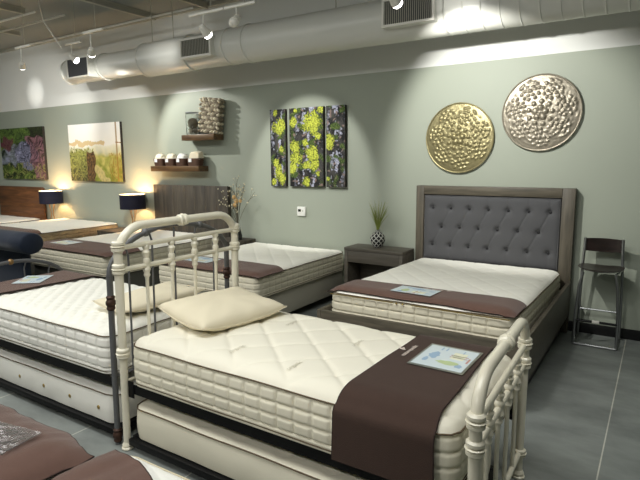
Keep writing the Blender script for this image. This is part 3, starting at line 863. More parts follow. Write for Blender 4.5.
def panel_y(x, z):
    e = min(x - px0, px1 - x, z - pz0, pz1 - z)
    d = 0.030 * (1 - math.exp(-max(0, e) / 0.022))
    for b in buttons:
        q = (x - b[0]) ** 2 + (z - b[1]) ** 2
        if q < 0.02: d -= 0.030 * math.exp(-q / 0.0008) + 0.010 * math.exp(-q / 0.006)
    for a, b in lines:
        ax, az, bx_, bz = a[0], a[1], b[0], b[1]
        L2 = (bx_ - ax) ** 2 + (bz - az) ** 2; t = max(0, min(1, ((x - ax) * (bx_ - ax) + (z - az) * (bz - az)) / L2))
        q = (x - ax - t * (bx_ - ax)) ** 2 + (z - az - t * (bz - az)) ** 2
        if q < 0.002: d -= (0.007 if b[2] != 9 else 0.004) * math.exp(-q / 0.00007)
    return min(-0.012, -0.018 - d)
m = MB()
m.grid(lambda u, v: (px0 + PW * u, panel_y(px0 + PW * u, pz0 + PH * v), pz0 + PH * v), 170, 90)
m.box(px0, px1, -0.011, 0.03, pz0, pz1)
pn = m.build('tufted_panel', M['greyfab'], hb, ang=70)
for b in buttons:
    m = MB(); m.ball((b[0], panel_y(b[0], b[1]) - 0.003, b[1]), 0.014, sy=0.5); m.build('button', M['button'], pn)
m = MB(); m.tube([(px0 + 0.012, -0.03, pz0 + 0.01), (px0 + 0.012, -0.03, pz1 - 0.012), (px1 - 0.012, -0.03, pz1 - 0.012), (px1 - 0.012, -0.03, pz0 + 0.01)], 0.006, 6); m.build('welt', M['greyfab'], pn)
YF = 3.50 - 5.59
for sx in (-1, 1):
    bx('side_rail', M['greywood'], ab, min(sx * HW, sx * (HW - 0.035)), max(sx * HW, sx * (HW - 0.035)), YF, -0.047, 0.17, 0.50, 0.004)
bx('foot_rail', M['greywood'], ab, -HW + 0.036, HW - 0.036, YF, YF + 0.035, 0.17, 0.50, 0.004)
for sx in (-1, 1):
    bx('leg', M['black'], ab, sx * (HW - 0.10) - 0.03, sx * (HW - 0.10) + 0.03, YF + 0.08, YF + 0.14, 0, 0.168)
bx('plinth', M['black'], ab, -HW + 0.06, HW - 0.06, YF + 0.15, -0.05, 0.0, 0.20, 0.002)
bx('platform', M['black'], ab, -HW + 0.037, HW - 0.037, YF + 0.037, -0.05, 0.30, 0.345, 0)
mA = Matt(1.955, 1.45, 0.285, quilt='diamond', q=0.24, qd=0.005, cell=0.105, rows=3, e=0.045, rr=0.14, cr=0.10, puff=0.009)
oA = mA.build('mattress', 'cream quilted mattress on the grey upholstered bed with the tufted headboard', M['matt_tan'], M['piping'], (-1.485, 4.533, 0.378), PI / 2, top=M['top_white'])
oA.rotation_euler = (0, math.radians(1.35), PI / 2)
tA = throw_on(mA, oA, -0.975, -0.61, 'brown felt runner across the foot of the grey upholstered bed', hang_n=0.0, hang_p=0.0, y0=-0.725, y1=0.745, x0b=-0.965, x1b=-0.64, seed=8)
info_card(mA, oA, -0.80, 0.05, -PI / 2 - 0.05, 0.33, 0.21, 'blue printed information card on the runner at the foot of the grey upholstered bed', 0.020)
logo(mA, tA, -0.675, -0.04, -PI / 2, 0.034, 'right')
m = MB(); m.tube([(-0.995, 0.70, 0.236), (-0.9965, 0.15, 0.238)], 0.004, 6); m.tube([(-0.9965, 0.0, 0.238), (-0.996, -0.7, 0.236)], 0.004, 6)
m.ball((-0.997, 0.12, 0.236), 0.009, mi=0); m.ball((-0.997, 0.07, 0.236), 0.009); m.build('gold_zip', M['gold'], oA)

# ------------------------------------------------------------------ wall row beds
GW = 'beds along the wall'
def side_bed(x0, x1, yf, ztop, label, throw_label, card_label, base_label, base_mat, base_z, mat, H=0.26, pipe='piping', tw=0.45, card=True, cards_rot=-PI / 2, cx=0.0, sd=0, quilt='diamond', rows=3, base_in=0.03):
    yb = 5.56; L = yb - yf; W = x1 - x0
    simple_base('bed_base', base_label, x0 + base_in, x1 - base_in, yf + 0.03, yb, ztop - H - 0.002, base_mat, 0.09)
    mt = Matt(L, W, H, quilt=quilt, q=0.25, qd=0.005, cell=0.10, rows=rows, e=0.035)
    o = mt.build('mattress', label, mat, M[pipe], ((x0 + x1) / 2, (yf + yb) / 2, ztop - H), PI / 2, top=M['top_white'])
    if throw_label: throw_on(mt, o, -L / 2 - 0.01, -L / 2 + tw, throw_label, y0=-W / 2 - 0.02, y1=W / 2 + 0.02, seed=sd)
    if card_label: info_card(mt, o, -L / 2 + 0.24, cx, cards_rot, 0.36, 0.24, card_label, 0.02)
    return mt, o
side_bed(-4.64, -3.215, 3.86, 0.615, 'beige quilted mattress of the low bed left of the nightstand with the vase', 'brown felt runner on the low bed left of the nightstand with the vase',
         'information card on the runner of the low bed, seen between the ivory spindles', 'pale fabric base of the low bed left of the nightstand', M['foundation'], 0.3, M['matt_tan'], H=0.25, pipe='piping', cx=0.25, sd=11, tw=0.42)
side_bed(-6.86, -5.27, 3.66, 0.66, 'beige quilted mattress in front of the dark board headboard', 'brown felt runner on the bed in front of the dark board headboard',
         'information card on the brown runner left of the ivory headboard post', 'charcoal fabric base of the bed with the dark board headboard', M['charcoal'], 0.38, M['matt_tan'], H=0.27, pipe='piping', cx=0.33, sd=14, tw=0.48)
mH, oH = side_bed(-9.10, -7.55, 3.72, 0.71, 'white mattress between the two navy lamps, its side glowing in lamplight', 'brown felt runner over the bed behind the navy rolled footboard', None,
         'fabric base of the bed between the two navy lamps', M['charcoal'], 0.4, M['matt_wavy'], H=0.26, sd=16, tw=0.5)
side_bed(-11.40, -9.85, 3.72, 0.66, 'white mattress at the far left in front of the brown wooden headboard', None, None, 'base of the far left bed with the brown wooden headboard', M['charcoal'], 0.4, M['matt_white'], sd=18)

# dark board headboard
t = thing('board_headboard', 'tall dark grey board headboard behind the ivory bed, left of the dried flowers', 'headboard', (-5.90, 5.60, 0))
for i in range(7):
    x = -0.775 + 1.55 * i / 7
    bx('board', M['darkwood'], t, x + 0.0015, x + 1.55 / 7 - 0.0015, -0.030, -0.002, 0.3, 1.35, 0.002)
bx('back_frame', M['darkwood'], t, -0.775, 0.775, 0.0, 0.03, 0.0, 1.34, 0.002)
# brown headboard
t = thing('board_headboard', 'brown reclaimed wood headboard at the far left under the purple flower picture', 'headboard', (-10.58, 5.60, 0))
for i, (z0, z1) in enumerate(((0.30, 0.72), (0.722, 0.925), (0.927, 1.24))):
    bx('plank', M['brownwood'], t, -0.80, 0.80, -0.03, -0.002, z0, z1, 0.003)
bx('back_frame', M['brownwood'], t, -0.78, 0.78, 0.0, 0.03, 0.0, 1.22, 0.002)

# navy rolled footboard
t = thing('sleigh_footboard', 'navy velvet sleigh footboard with a rolled top at the left edge', 'footboard', (-7.18, 3.36, 0))
m = MB()
prof = []
for i in range(21):
    a = -PI * 0.5 + 1.75 * PI * i / 20
    prof.append((-0.07 + 0.125 * math.cos(a) * 1.15, 0.80 + 0.115 * math.sin(a)))
for (x0, x1) in ((-1.45, 1.10),):
    n = len(prof); vs = []; xs = [x0, x0 + 0.02] + [x0 + 0.02 + (x1 - x0 - 0.04) * k / 10 for k in range(1, 10)] + [x1 - 0.02, x1]
    for q, x in enumerate(xs):
        s_ = 0.86 if q in (0, len(xs) - 1) else 1
        for k in range(24):
            a = 2 * PI * k / 24; vs.append((x, -0.07 + 0.145 * s_ * math.cos(a), 0.77 + 0.125 * s_ * math.sin(a)))
    fs = []
    for i in range(len(xs) - 1):
        for k in range(24):
            k2 = (k + 1) % 24; fs.append((i * 24 + k, i * 24 + k2, (i + 1) * 24 + k2, (i + 1) * 24 + k))
    fs.append(tuple(range(23, -1, -1))); fs.append(tuple((len(xs) - 1) * 24 + k for k in range(24)))
    m.add(vs, fs)
m.build('rolled_top', M['navy'], t, ang=50)
bx('panel', M['navy'], t, -1.45, 0.80, -0.05, 0.06, 0.06, 0.74, 0.02)
for x in (-1.35, 0.72):
    bx('leg', M['black'], t, x - 0.03, x + 0.03, -0.03, 0.03, 0, 0.06)

# ------------------------------------------------------------------ nightstands
def nightstand(x0, x1, y0, z1, label, mat='nswood', drawers=1):
    yb = 5.60; w_, d_ = (x1 - x0) / 2, (yb - y0)
    t = thing('nightstand', label, 'nightstand', ((x0 + x1) / 2, yb - d_ / 2, 0))
    h = d_ / 2; m_ = M[mat]
    bx('top', m_, t, -w_, w_, -h, h, z1 - 0.035, z1, 0.003)
    bx('side_panel', m_, t, -w_, -w_ + 0.045, -h + 0.004, h, 0, z1 - 0.0355, 0.003)
    bx('side_panel', m_, t, w_ - 0.045, w_, -h + 0.004, h, 0, z1 - 0.0355, 0.003)
    bx('back_panel', m_, t, -w_ + 0.046, w_ - 0.046, h - 0.015, h, 0.1, z1 - 0.036, 0.001)
    d = bx('drawer', m_, t, -w_ + 0.046, w_ - 0.046, -h + 0.006, h - 0.02, z1 - 0.17, z1 - 0.038, 0.003)
    bx('shelf', m_, t, -w_ + 0.046, w_ - 0.046, -h + 0.02, h - 0.02, 0.12, 0.15, 0.002)
    return t
nightstand(-3.06, -2.325, 5.27, 0.70, 'taupe wood nightstand with open front between two beds, carrying a patterned vase')
nightstand(-5.10, -4.66, 5.22, 0.64, 'dark wood nightstand behind the ivory headboard, carrying the dried flowers', 'darkwood')
nightstand(-7.50, -6.93, 5.10, 0.63, 'dark nightstand under the right navy lamp', 'darkwood')
nightstand(-9.80, -9.15, 5.10, 0.63, 'dark nightstand under the left navy lamp', 'darkwood')

# ------------------------------------------------------------------ lamps
def lamp(x, y, z0, label):
    t = thing('table_lamp', label, 'lamp', (x, y, z0), 0, 'navy shaded bedside lamps')
    m = MB(); m.lathe([(0.001, 0), (0.075, 0), (0.075, 0.012), (0.02, 0.018), (0.012, 0.03)], (0, 0, 0), 20); m.build('foot', M['brass'], t)
    zs = 0.98 - z0
    for k in range(4):
        a = PI / 2 * k + 0.4
        pts = [(0.055 * math.cos(a), 0.055 * math.sin(a), 0.01), (0.02 * math.cos(a), 0.02 * math.sin(a), zs * 0.45), (0.065 * math.cos(a), 0.065 * math.sin(a), zs + 0.015), (0.01 * math.cos(a), 0.01 * math.sin(a), zs + 0.07)]
        m = MB(); m.tube(pts, 0.005, 6); m.build('wire', M['brass'], t)
    m = MB(); r = 0.195; h0, h1 = zs - 0.01, zs + 0.215
    m.lathe([(r, h0), (r, h1), (r - 0.004, h1), (r - 0.004, h0), (r, h0)], (0, 0, 0), 36, 0, cap=False); sh = m.build('shade', M['shade'], t)
    m = MB(); m.lathe([(r - 0.005, h0 + 0.001), (r - 0.005, h1 - 0.001)], (0, 0, 0), 36, cap=False); m.build('lining', M['shadein'], sh)
    m = MB(); m.lathe([(r - 0.006, h1 - 0.004), (r + 0.002, h1 - 0.004), (r + 0.002, h1 + 0.004), (r - 0.006, h1 + 0.004)], (0, 0, 0), 36, cap=False); m.build('rim', M['shadein'], sh)
    for k in range(3):
        a = 2 * PI * k / 3; m = MB(); m.tube([(0, 0, h1 - 0.01), ((r - 0.006) * math.cos(a), (r - 0.006) * math.sin(a), h1 - 0.01)], 0.002, 5); m.build('spider', M['chrome'], sh)
    m = MB(); m.lathe([(0.004, zs + 0.06), (0.004, h1 + 0.015), (0.012, h1 + 0.02), (0.001, h1 + 0.035)], (0, 0, 0), 10); m.build('finial', M['chrome'], t)
    m = MB(); m.ball((0, 0, zs + 0.095), 0.03); m.build('bulb', M['bulb'], t)
    l = bpy.data.lights.new('lamp_light', 'POINT'); l.energy = 24; l.color = (1, 0.62, 0.32); l.shadow_soft_size = 0.03
    lo = bpy.data.objects.new('lamp_light', l); C.objects.link(lo); lo.location = (x, y, 0.98 + 0.165)
lamp(-6.97, 5.40, 0.63, 'navy drum shade lamp between the dark board headboard and the grass picture')
lamp(-9.22, 5.40, 0.63, 'navy drum shade lamp overlapping the brown wooden headboard')

# ------------------------------------------------------------------ wall art
def canvas(x0, x1, z0, z1, fn, label, nu, nv, th=0.045, group=None):
    t = thing('canvas_print', label, 'picture', ((x0 + x1) / 2, D - 0.002, (z0 + z1) / 2), 0, group)
    w_, h_ = (x1 - x0) / 2, (z1 - z0) / 2
    m = MB(); m.grid(lambda u, v: (-w_ + 2 * w_ * u, -th, -h_ + 2 * h_ * v), nu, nv)
    cols = [fn(i / nu, j / nv) for j in range(nv + 1) for i in range(nu + 1)]
    m.build('printed_face', M['art'], t, smooth=False, cols=cols)
    m = MB(); m.box(-w_, w_, -th + 0.0008, 0, -h_, h_); m.build('stretcher', M['canvas_edge'], t, smooth=False)
    return t
def mixc(a, b, t):
    t = max(0, min(1, t)); return tuple(a[i] * (1 - t) + b[i] * t for i in range(3))
def ns(x, y, s, k=0): return noise.noise(Vector((x * s, y * s, k)))
def moss(seed, blobs, wmul, lilac=(0.5, 0.3)):
    def fn(u, v):
        x, y = u * wmul, v
        n1 = ns(x, y * 0.6, 12, seed); n2 = ns(x, y, 34, seed + 3); n3 = ns(x * 2.0, y * 0.55, 8, seed + 8); n4 = ns(x, y, 70, seed + 14)
        c = mixc(srgb(18, 20, 20), srgb(70, 68, 66), 0.4 + n1 * 1.3 + n4 * 0.8)
        lil = 1.0 if abs(u - lilac[0]) < lilac[1] else 0.35
        c = mixc(c, mixc(srgb(120, 122, 146), srgb(196, 198, 214), 0.5 + n4 * 1.6), (n3 + n2 * 0.6 - 0.10) * 3.4 * lil)
        c = mixc(c, mixc(srgb(40, 56, 26), srgb(92, 112, 48), 0.5 + n4 * 1.5), (ns(x, y, 10, seed + 20) - 0.08) * 4)
        c = mixc(c, srgb(132, 112, 104), (ns(x, y, 22, seed + 30) - 0.30) * 4)
        best = 9
        for (bu, bv, r) in blobs:
            d = math.hypot((u - bu) * wmul, v - bv) / (r * 0.80) + 0.34 * n2 + 0.45 * n1 + 0.22 * ns(x, y, 60, seed + 40)
            best = min(best, d)
        if best < 1.0:
            edge = max(0, best - 0.45) * 1.3
            yl = mixc(srgb(214, 220, 84), srgb(84, 98, 24), 0.36 + edge * 0.7 + 0.8 * ns(x, y, 46, seed + 50) + 0.5 * n4)
            c = mixc(c, yl, (1.0 - best) * 7)
        return c
    return fn
G3 = None
canvas(-4.365, -4.12, 1.372, 2.355, moss(1, [(0.55, 0.76, 0.13), (0.75, 0.83, 0.08), (0.3, 0.95, 0.06), (0.5, 0.2, 0.12), (0.75, 0.1, 0.1), (0.35, 0.3, 0.07), (0.2, 0.05, 0.06), (0.7, 0.48, 0.06)], 0.29), 'narrow left panel of the three piece moss picture', 70, 250)
canvas(-4.055, -3.545, 1.372, 2.355, moss(7, [(0.68, 0.80, 0.19), (0.12, 0.82, 0.09), (0.15, 0.52, 0.10), (0.2, 0.35, 0.13), (0.1, 0.25, 0.1), (0.68, 0.42, 0.13), (0.75, 0.28, 0.10), (0.5, 0.28, 0.08), (0.5, 0.57, 0.06), (0.5, 0.06, 0.08), (0.85, 0.17, 0.05), (0.93, 0.97, 0.06), (0.2, 0.97, 0.04), (0.85, 0.64, 0.06)], 0.5), 'wide middle panel of the three piece moss picture', 130, 250)
canvas(-3.50, -3.235, 1.372, 2.355, moss(13, [(0.12, 0.56, 0.12), (0.15, 0.62, 0.07), (0.05, 0.1, 0.05)], 0.29, (0.5, 0.35)), 'narrow dark right panel of the three piece moss picture', 70, 250)
def field(u, v):
    u0, v0 = u, v; u, v = u + 0.03 * ns(u0, v0, 9, 51), v + 0.05 * ns(u0, v0, 9, 52)
    if u0 > 0.85: u = u0
    n = ns(u, v, 14, 3); n2 = ns(u, v, 40, 5); n3 = ns(u * 3, v, 22, 9)
    sky = mixc(srgb(236, 230, 212), srgb(248, 246, 240), v * 1.2 - 0.2)
    grass = mixc(srgb(206, 196, 110), srgb(132, 142, 52), 0.35 + n * 0.9 + (0.45 - v))
    if v < 0.62 + 0.02 * n:
        c = mixc(grass, sky, (v - 0.42) * 4.5)
    else: c = sky
    if 0.62 < v + 0.02 * n2 < 0.70 and u < 0.70: c = mixc(c, srgb(206, 172, 96), 0.75)
    if u < 0.48 and v < 0.58 + 0.10 * n3 - abs(u - 0.25) * 0.2:
        c = mixc(srgb(158, 160, 84), srgb(52, 56, 28), 0.35 + n2 * 0.8 + n * 0.5 + (0.36 - v) * 1.2)
    if 0.34 < u < 0.50 and v < 0.52: c = mixc(srgb(124, 96, 58), srgb(60, 44, 26), 0.5 + n3 * 1.5)
    if u > 0.5 and v < 0.30 and abs(u - 0.5 - (0.3 - v) * 0.7 + 0.02) < 0.05 + (0.3 - v) * 0.12: c = mixc(c, srgb(222, 200, 140), 0.7)
    if u > 0.78 and v < 0.5: c = mixc(c, srgb(158, 120, 46), 0.35 + n3)
    c = mixc(c, tuple(q * 0.55 for q in c), (ns(u0 * 6, v0 * 1.2, 14, 77) + 0.5 * ns(u0 * 4, v0, 30, 78)) * 1.3 * max(0, min(1, (0.5 - v0) * 4)))
    if abs(u - 0.925) < 0.012: c = mixc(c, srgb(156, 120, 56), 0.8)
    if abs(v - 0.66 ) < 0.008 and u > 0.9: c = srgb(150, 110, 60)
    return c
canvas(-8.86, -7.435, 1.375, 2.345, field, 'misty meadow picture with wooden fence post above the bed between the lamps', 220, 160)
def flowers(u, v):
    u0, v0 = u, v; u, v = u + 0.09 * ns(u0, v0, 8, 61), v + 0.10 * ns(u0, v0, 8, 62)
    n = ns(u, v, 9, 31); n2 = ns(u, v, 30, 33); n3 = ns(u + v, (v - u) * 3, 8, 35)
    c = mixc(srgb(30, 42, 22), srgb(98, 120, 50), 0.4 + n * 1.2 + n2 * 0.4)
    if v > 0.72: c = mixc(c, srgb(78, 102, 50), 0.5 + n2)
    if u > 0.72 and v > 0.62: c = mixc(c, srgb(24, 20, 22), 0.8)
    d = math.hypot((u - 0.62), (v - 0.48) * 1.0)
    if d < 0.27 + 0.05 * n2: c = mixc(srgb(124, 126, 150), srgb(46, 50, 66), 0.45 + 1.5 * n2)
    if u + v * 0.25 > 0.80 and v < 0.80 and u > 0.60: c = mixc(c, mixc(srgb(136, 98, 108), srgb(50, 32, 36), 0.45 + 1.6 * n3), 0.85)
    if u < 0.48 and 0.3 < v < 0.75 and abs(v - 0.35 - u * 0.3) < 0.2: c = mixc(c, srgb(140, 142, 170), 0.45 + n)
    if math.hypot(u - 0.14, (v - 0.7)) < 0.14: c = mixc(c, srgb(92, 44, 60), 0.8)
    c = mixc(c, tuple(q * 0.35 for q in c), 0.9 * ns(u0, v0, 26, 91) + 0.8 * ns(u0, v0, 60, 92)); c = mixc(c, tuple(min(1, q * 2.2) for q in c), 0.9 * ns(u0, v0, 44, 95))
    if v < 0.3 and n2 > 0.15: c = mixc(c, srgb(158, 156, 92), 0.5)
    return c
canvas(-11.18, -9.66, 1.385, 2.36, flowers, 'purple and green flower picture at the left edge above the brown headboard', 220, 150)

# ------------------------------------------------------------------ metal discs
def disc(cx, cz, r, mat, label, seed):
    t = thing('wall_disc', label, 'wall decoration', (cx, D - 0.01, cz))
    rnd = random.Random(seed)
    bumps = []
    for i in range(5):
        a = 2 * PI * i / 5 + 0.3; bumps.append((0.10 * r * 1.3 * math.cos(a), 0.13 * r * math.sin(a), 0.085 * r, 0.030))
    bumps.append((0, 0, 0.07 * r, 0.026))
    for i in range(9):
        a = 2 * PI * i / 9 + 0.1; bumps.append((0.30 * r * math.cos(a), 0.30 * r * math.sin(a), 0.06 * r, 0.022))
    for k in range(7):
        a = 2 * PI * k / 7 + seed; ox, oz = 0.66 * r * math.cos(a), 0.66 * r * math.sin(a)
        bumps.append((ox, oz, 0.06 * r, 0.02))
        for ring, nn in ((0.13, 6), (0.235, 11)):
            for i in range(nn):
                b = 2 * PI * i / nn + rnd.random() * 0.3; bumps.append((ox + ring * r * math.cos(b), oz + ring * r * math.sin(b), 0.042 * r, 0.016 + rnd.random() * 0.006))
    for i in range(34):
        a = rnd.random() * 2 * PI; q = math.sqrt(rnd.random()) * 0.93 * r; bumps.append((q * math.cos(a), q * math.sin(a), 0.03 * r, 0.010))
    bumps = [b for b in bumps if math.hypot(b[0], b[1]) < r * 0.955]
    m = MB(); NR, NA = 56, 150
    vs = [(0, -0.02, 0)]
    def h(x, z):
        q = math.hypot(x, z) / r
        y = 0.012 + 0.028 * (1 - q * q)
        best = 0
        for (bx0, bz0, br, bh) in bumps:
            d2 = ((x - bx0) ** 2 + (z - bz0) ** 2) / (br * br)
            if d2 < 1: best = max(best, 0.75 * bh * math.sqrt(1 - d2))
        return y + best + 0.003 * noise.noise(Vector((x * 40, z * 40, seed)))
    vs = [(0, -h(0, 0), 0)]
    for i in range(1, NR + 1):
        rr_ = r * 0.975 * i / NR
        for k in range(NA):
            a = 2 * PI * k / NA; x, z = rr_ * math.cos(a), rr_ * math.sin(a); vs.append((x, -h(x, z), z))
    fs = [(0, 1 + k, 1 + (k + 1) % NA) for k in range(NA)]
    for i in range(NR - 1):
        for k in range(NA):
            k2 = (k + 1) % NA; fs.append((1 + i * NA + k, 1 + (i + 1) * NA + k, 1 + (i + 1) * NA + k2, 1 + i * NA + k2))
    m.add(vs, fs); m.lathe([(r * 0.97, -0.012), (r * 0.97, 0.0)], (0, 0, 0), NA, 0, 'y')
    m.build('embossed_plate', mat, t, ang=70)
    m = MB(); m.tube([(r * math.cos(2 * PI * k / 80), -0.016, r * math.sin(2 * PI * k / 80)) for k in range(81)], 0.008, 8, cap=False); m.build('rim', mat, t)
disc(-1.85, 1.925, 0.362, M['discg'], 'round embossed gold toned metal disc, lower left one of the two discs', 3)
disc(-1.045, 2.145, 0.362, M['discs'], 'round embossed silver toned metal disc, upper right one of the two discs', 11)

# thermostat
t = thing('thermostat', 'small white thermostat on the wall below the three piece moss picture', 'thermostat', (-3.90, D, 1.05))
bx('housing', M['plastic'], t, -0.068, 0.062, -0.028, 0, -0.06, 0.06, 0.006); bx('display', M['lcd'], t, -0.05, -0.005, -0.0295, -0.027, -0.005, 0.028, 0)
m = MB(); m.box(0.02, 0.03, -0.031, -0.027, -0.005, 0.02); m.build('button', M['steel'], t, smooth=False)

# ------------------------------------------------------------------ wall shelves
def shelf(x0, x1, z1, label):
    o = bx('wall_shelf', M['shelfwood'], None, -(x1 - x0) / 2, (x1 - x0) / 2, -0.10, 0.10, -0.04, 0.04, 0.004)
    o.location = ((x0 + x1) / 2, D - 0.101, z1 - 0.04); tag(o, label, 'shelf', 'floating walnut shelves'); return o
shelf(-5.86, -5.23, 2.075, 'upper short walnut shelf holding the jar and knitted blanket')
shelf(-6.555, -5.545, 1.635, 'lower long walnut shelf holding the wicker baskets')
# knitted blanket
m = MB(); m.box(-0.165, 0.165, -0.05, 0.05, 0.01, 0.47, 1, 0.02)
for r_ in range(8):
    for c_ in range(7):
        z = 0.03 + r_ * 0.06; x = -0.17 + c_ * 0.057
        sgn = 1 if r_ % 2 else -1
        m.ball((x, -0.055, z), 0.034, 1.0, 0.6, 0.55, 0 if (r_ + c_) % 3 else 1, 8, 6, Matrix.Rotation(sgn * 0.6, 3, 'Y'))
    for q in (-0.03, 0.03):
        m.ball((0.172, q, 0.03 + r_ * 0.06), 0.034, 0.5, 1.0, 0.6, r_ % 2, 8, 6)
        m.ball((-0.172, q, 0.03 + r_ * 0.06), 0.034, 0.5, 1.0, 0.6, r_ % 2, 8, 6)
for c_ in range(7):
    for q in (-0.02, 0.03): m.ball((-0.15 + c_ * 0.05, q, 0.478), 0.03, 1, 0.8, 0.6, c_ % 2, 8, 6)
o = m.build('knitted_blanket', [M['knitl'], M['knitd']], None, ang=80); o.location = (-5.385, 5.55, 2.08); o.rotation_euler = (0, math.radians(7), 0)
tag(o, 'folded chunky knit blanket in cream and taupe standing on the upper shelf', 'blanket')
# glass jar + yarn balls
t = thing('glass_jar', 'clear glass jar with metal rim standing on the upper shelf left of the knitted blanket', 'jar', (-5.71, 5.53, 2.0765))
m = MB(); m.lathe([(0.002, 0.0), (0.095, 0.0), (0.098, 0.008), (0.098, 0.30), (0.094, 0.30), (0.094, 0.010), (0.002, 0.008)], (0, 0, 0), 28, cap=False); m.build('glass_wall', M['glass'], t, ang=50)
m = MB(); m.lathe([(0.094, 0.301), (0.1, 0.301), (0.1, 0.315), (0.094, 0.315), (0.094, 0.301)], (0, 0, 0), 28, cap=False); m.build('rim', M['chrome'], t)
yb_ = [(-0.042, 0.0, 0.055, 'knitl', 'cream'), (0.044, -0.01, 0.055, 'knitd', 'taupe'), (0.0, 0.0, 0.165, 'knitd', 'large taupe')]
for i, (dx, dy, dz, mm, nm) in enumerate(yb_):
    m = MB(); r_ = 0.044 if i < 2 else 0.072
    m.ball((0, 0, 0), r_, seg=16, rings=12)
    for k in range(10):
        a = k * 0.63; q = Matrix.Rotation(a, 3, 'Z') @ Matrix.Rotation(1.1 + 0.2 * (k % 3), 3, 'X')
        m.tube([q @ Vector((r_ * math.cos(2 * PI * j / 20), r_ * math.sin(2 * PI * j / 20), 0)) for j in range(21)], 0.003, 5, cap=False)
    o = m.build('yarn_ball', M[mm], None, ang=80); o.location = (-5.71 + dx, 5.53 + dy, 2.0765 + dz)
    tag(o, '%s yarn ball in the glass jar on the upper shelf' % nm, 'yarn ball')
# baskets
def basket(x, w_, label, towel, tlabel, kind='dome'):
    t = thing('wicker_basket', label, 'basket', (x, 5.53, 1.636), 0, 'wicker baskets on the lower shelf')
    m = MB(); d_ = 0.075; n = 28; rings = 9
    vs = []
    for j in range(rings + 1):
        f = j / rings; s_ = 0.82 + 0.18 * f + 0.012 * math.cos(j * PI)
        for k in range(n):
            a = 2 * PI * k / n; c_, s2 = math.cos(a), math.sin(a); e = 0.6
            vs.append((w_ / 2 * s_ * math.copysign(abs(c_) ** e, c_), d_ * s_ * math.copysign(abs(s2) ** e, s2), 0.108 * f))
    for (f, s_) in ((1.0, 0.94), (0.12, 0.76)):
        for k in range(n):
            a = 2 * PI * k / n; c_, s2 = math.cos(a), math.sin(a); e = 0.6
            vs.append((w_ / 2 * s_ * math.copysign(abs(c_) ** e, c_), d_ * s_ * math.copysign(abs(s2) ** e, s2), 0.108 * f))
    fs = []
    for j in range(rings + 2):
        for k in range(n):
            k2 = (k + 1) % n; fs.append((j * n + k, j * n + k2, (j + 1) * n + k2, (j + 1) * n + k))
    fs.append(tuple(range(n - 1, -1, -1))); fs.append(tuple((rings + 2) * n + k for k in range(n)))
    m.add(vs, fs); m.build('wicker_body', M['basket'], t, ang=30)
    m = MB(); m.box(-w_ * 0.22, -w_ * 0.22 + 0.06, -d_ - 0.004, -d_ - 0.002, 0.055, 0.105); m.build('price_tag', M['paper'], t, smooth=False)
    if kind == 'dome':
        m = MB(); m.ball((0, 0, 0), 1, w_ * 0.46, d_ * 0.88, 0.088, seg=24, rings=14)
        for q in (-0.25, 0.1, 0.4): m.tube([(w_ * q * 0.8, d_ * 0.75 * math.cos(a_), 0.089 * math.sin(a_) * (1 - q * q * 0.9)) for a_ in [PI * (k + 2) / 14 for k in range(11)]], 0.006, 5)
        o = m.build('folded_towel', M[towel], None, ang=80); o.location = (x, 5.53, 1.636 + 0.095)
    else:
        m = MB(); m.add([(-0.10, -0.055, 0), (0.13, -0.055, 0), (0.13, 0.055, 0), (-0.10, 0.055, 0), (-0.06, -0.05, 0.12), (0.12, -0.055, 0.115), (0.12, 0.05, 0.125), (-0.04, 0.05, 0.14)],
                        [(3, 2, 1, 0), (4, 5, 6, 7), (0, 1, 5, 4), (1, 2, 6, 5), (2, 3, 7, 6), (3, 0, 4, 7)])
        o = m.build('folded_towel', M[towel], None); o.location = (x, 5.53, 1.636 + 0.075)
        bm = bmesh.new(); bm.from_mesh(o.data); bmesh.ops.bevel(bm, geom=bm.edges[:], offset=0.012, segments=3, affect='EDGES'); bm.to_mesh(o.data); bm.free()
    tag(o, tlabel, 'towel', 'towels in the baskets')
basket(-6.425, 0.23, 'leftmost wicker basket on the lower walnut shelf', 'towel', 'cream rolled towel in the leftmost basket')
basket(-6.185, 0.23, 'second wicker basket from the left on the lower shelf', 'towel', 'cream rolled towel in the second basket from the left')
basket(-5.95, 0.225, 'third wicker basket from the left on the lower shelf', 'towelw', 'white rolled towel in the third basket from the left')
basket(-5.69, 0.275, 'wide wicker basket at the right end of the lower shelf', 'pillow', 'folded beige cloth standing in the wide right basket', 'wedge')

# ------------------------------------------------------------------ vases and plants
m = MB(); prof = [(0.028, 0.0), (0.045, 0.005), (0.07, 0.04), (0.088, 0.085), (0.085, 0.125), (0.06, 0.165), (0.03, 0.185), (0.024, 0.20), (0.028, 0.21), (0.022, 0.208), (0.02, 0.19), (0.05, 0.15), (0.06, 0.08), (0.03, 0.015)]
def dense(pf, k):
    out = []
    for a, b in zip(pf, pf[1:]):
        for i in range(k): out.append((a[0] + (b[0] - a[0]) * i / k, a[1] + (b[1] - a[1]) * i / k))
    out.append(pf[-1]); return out
pf = dense(prof, 14); m.lathe(pf, (0, 0, 0), 128)
cols = []
for (r_, h_) in pf:
    for k in range(128):
        u = k / 128 * 9; v = h_ / 0.058
        a = (u + v) % 1; b = (u - v) % 1
        cols.append(srgb(20, 20, 24) if (a > 0.2 and b > 0.2) else srgb(216, 216, 208))
o = m.build('ceramic_vase', M['vasepat'], None, cols=cols); o.location = (-2.715, 5.45, 0.70)
tag(o, 'round black vase with white diamond lattice on the taupe nightstand', 'vase')
rnd = random.Random(5)
m = MB()
def blade(m, x, y, lean, az, h, w0, mi):
    pts = []
    for i in range(7):
        f = i / 6; d = lean * f ** 1.6
        pts.append((x + d * math.cos(az), y + d * math.sin(az) * 0.6, h * f))
    m.tube(pts, [w0 * (1 - 0.85 * i / 6) for i in range(7)], 4, mi)
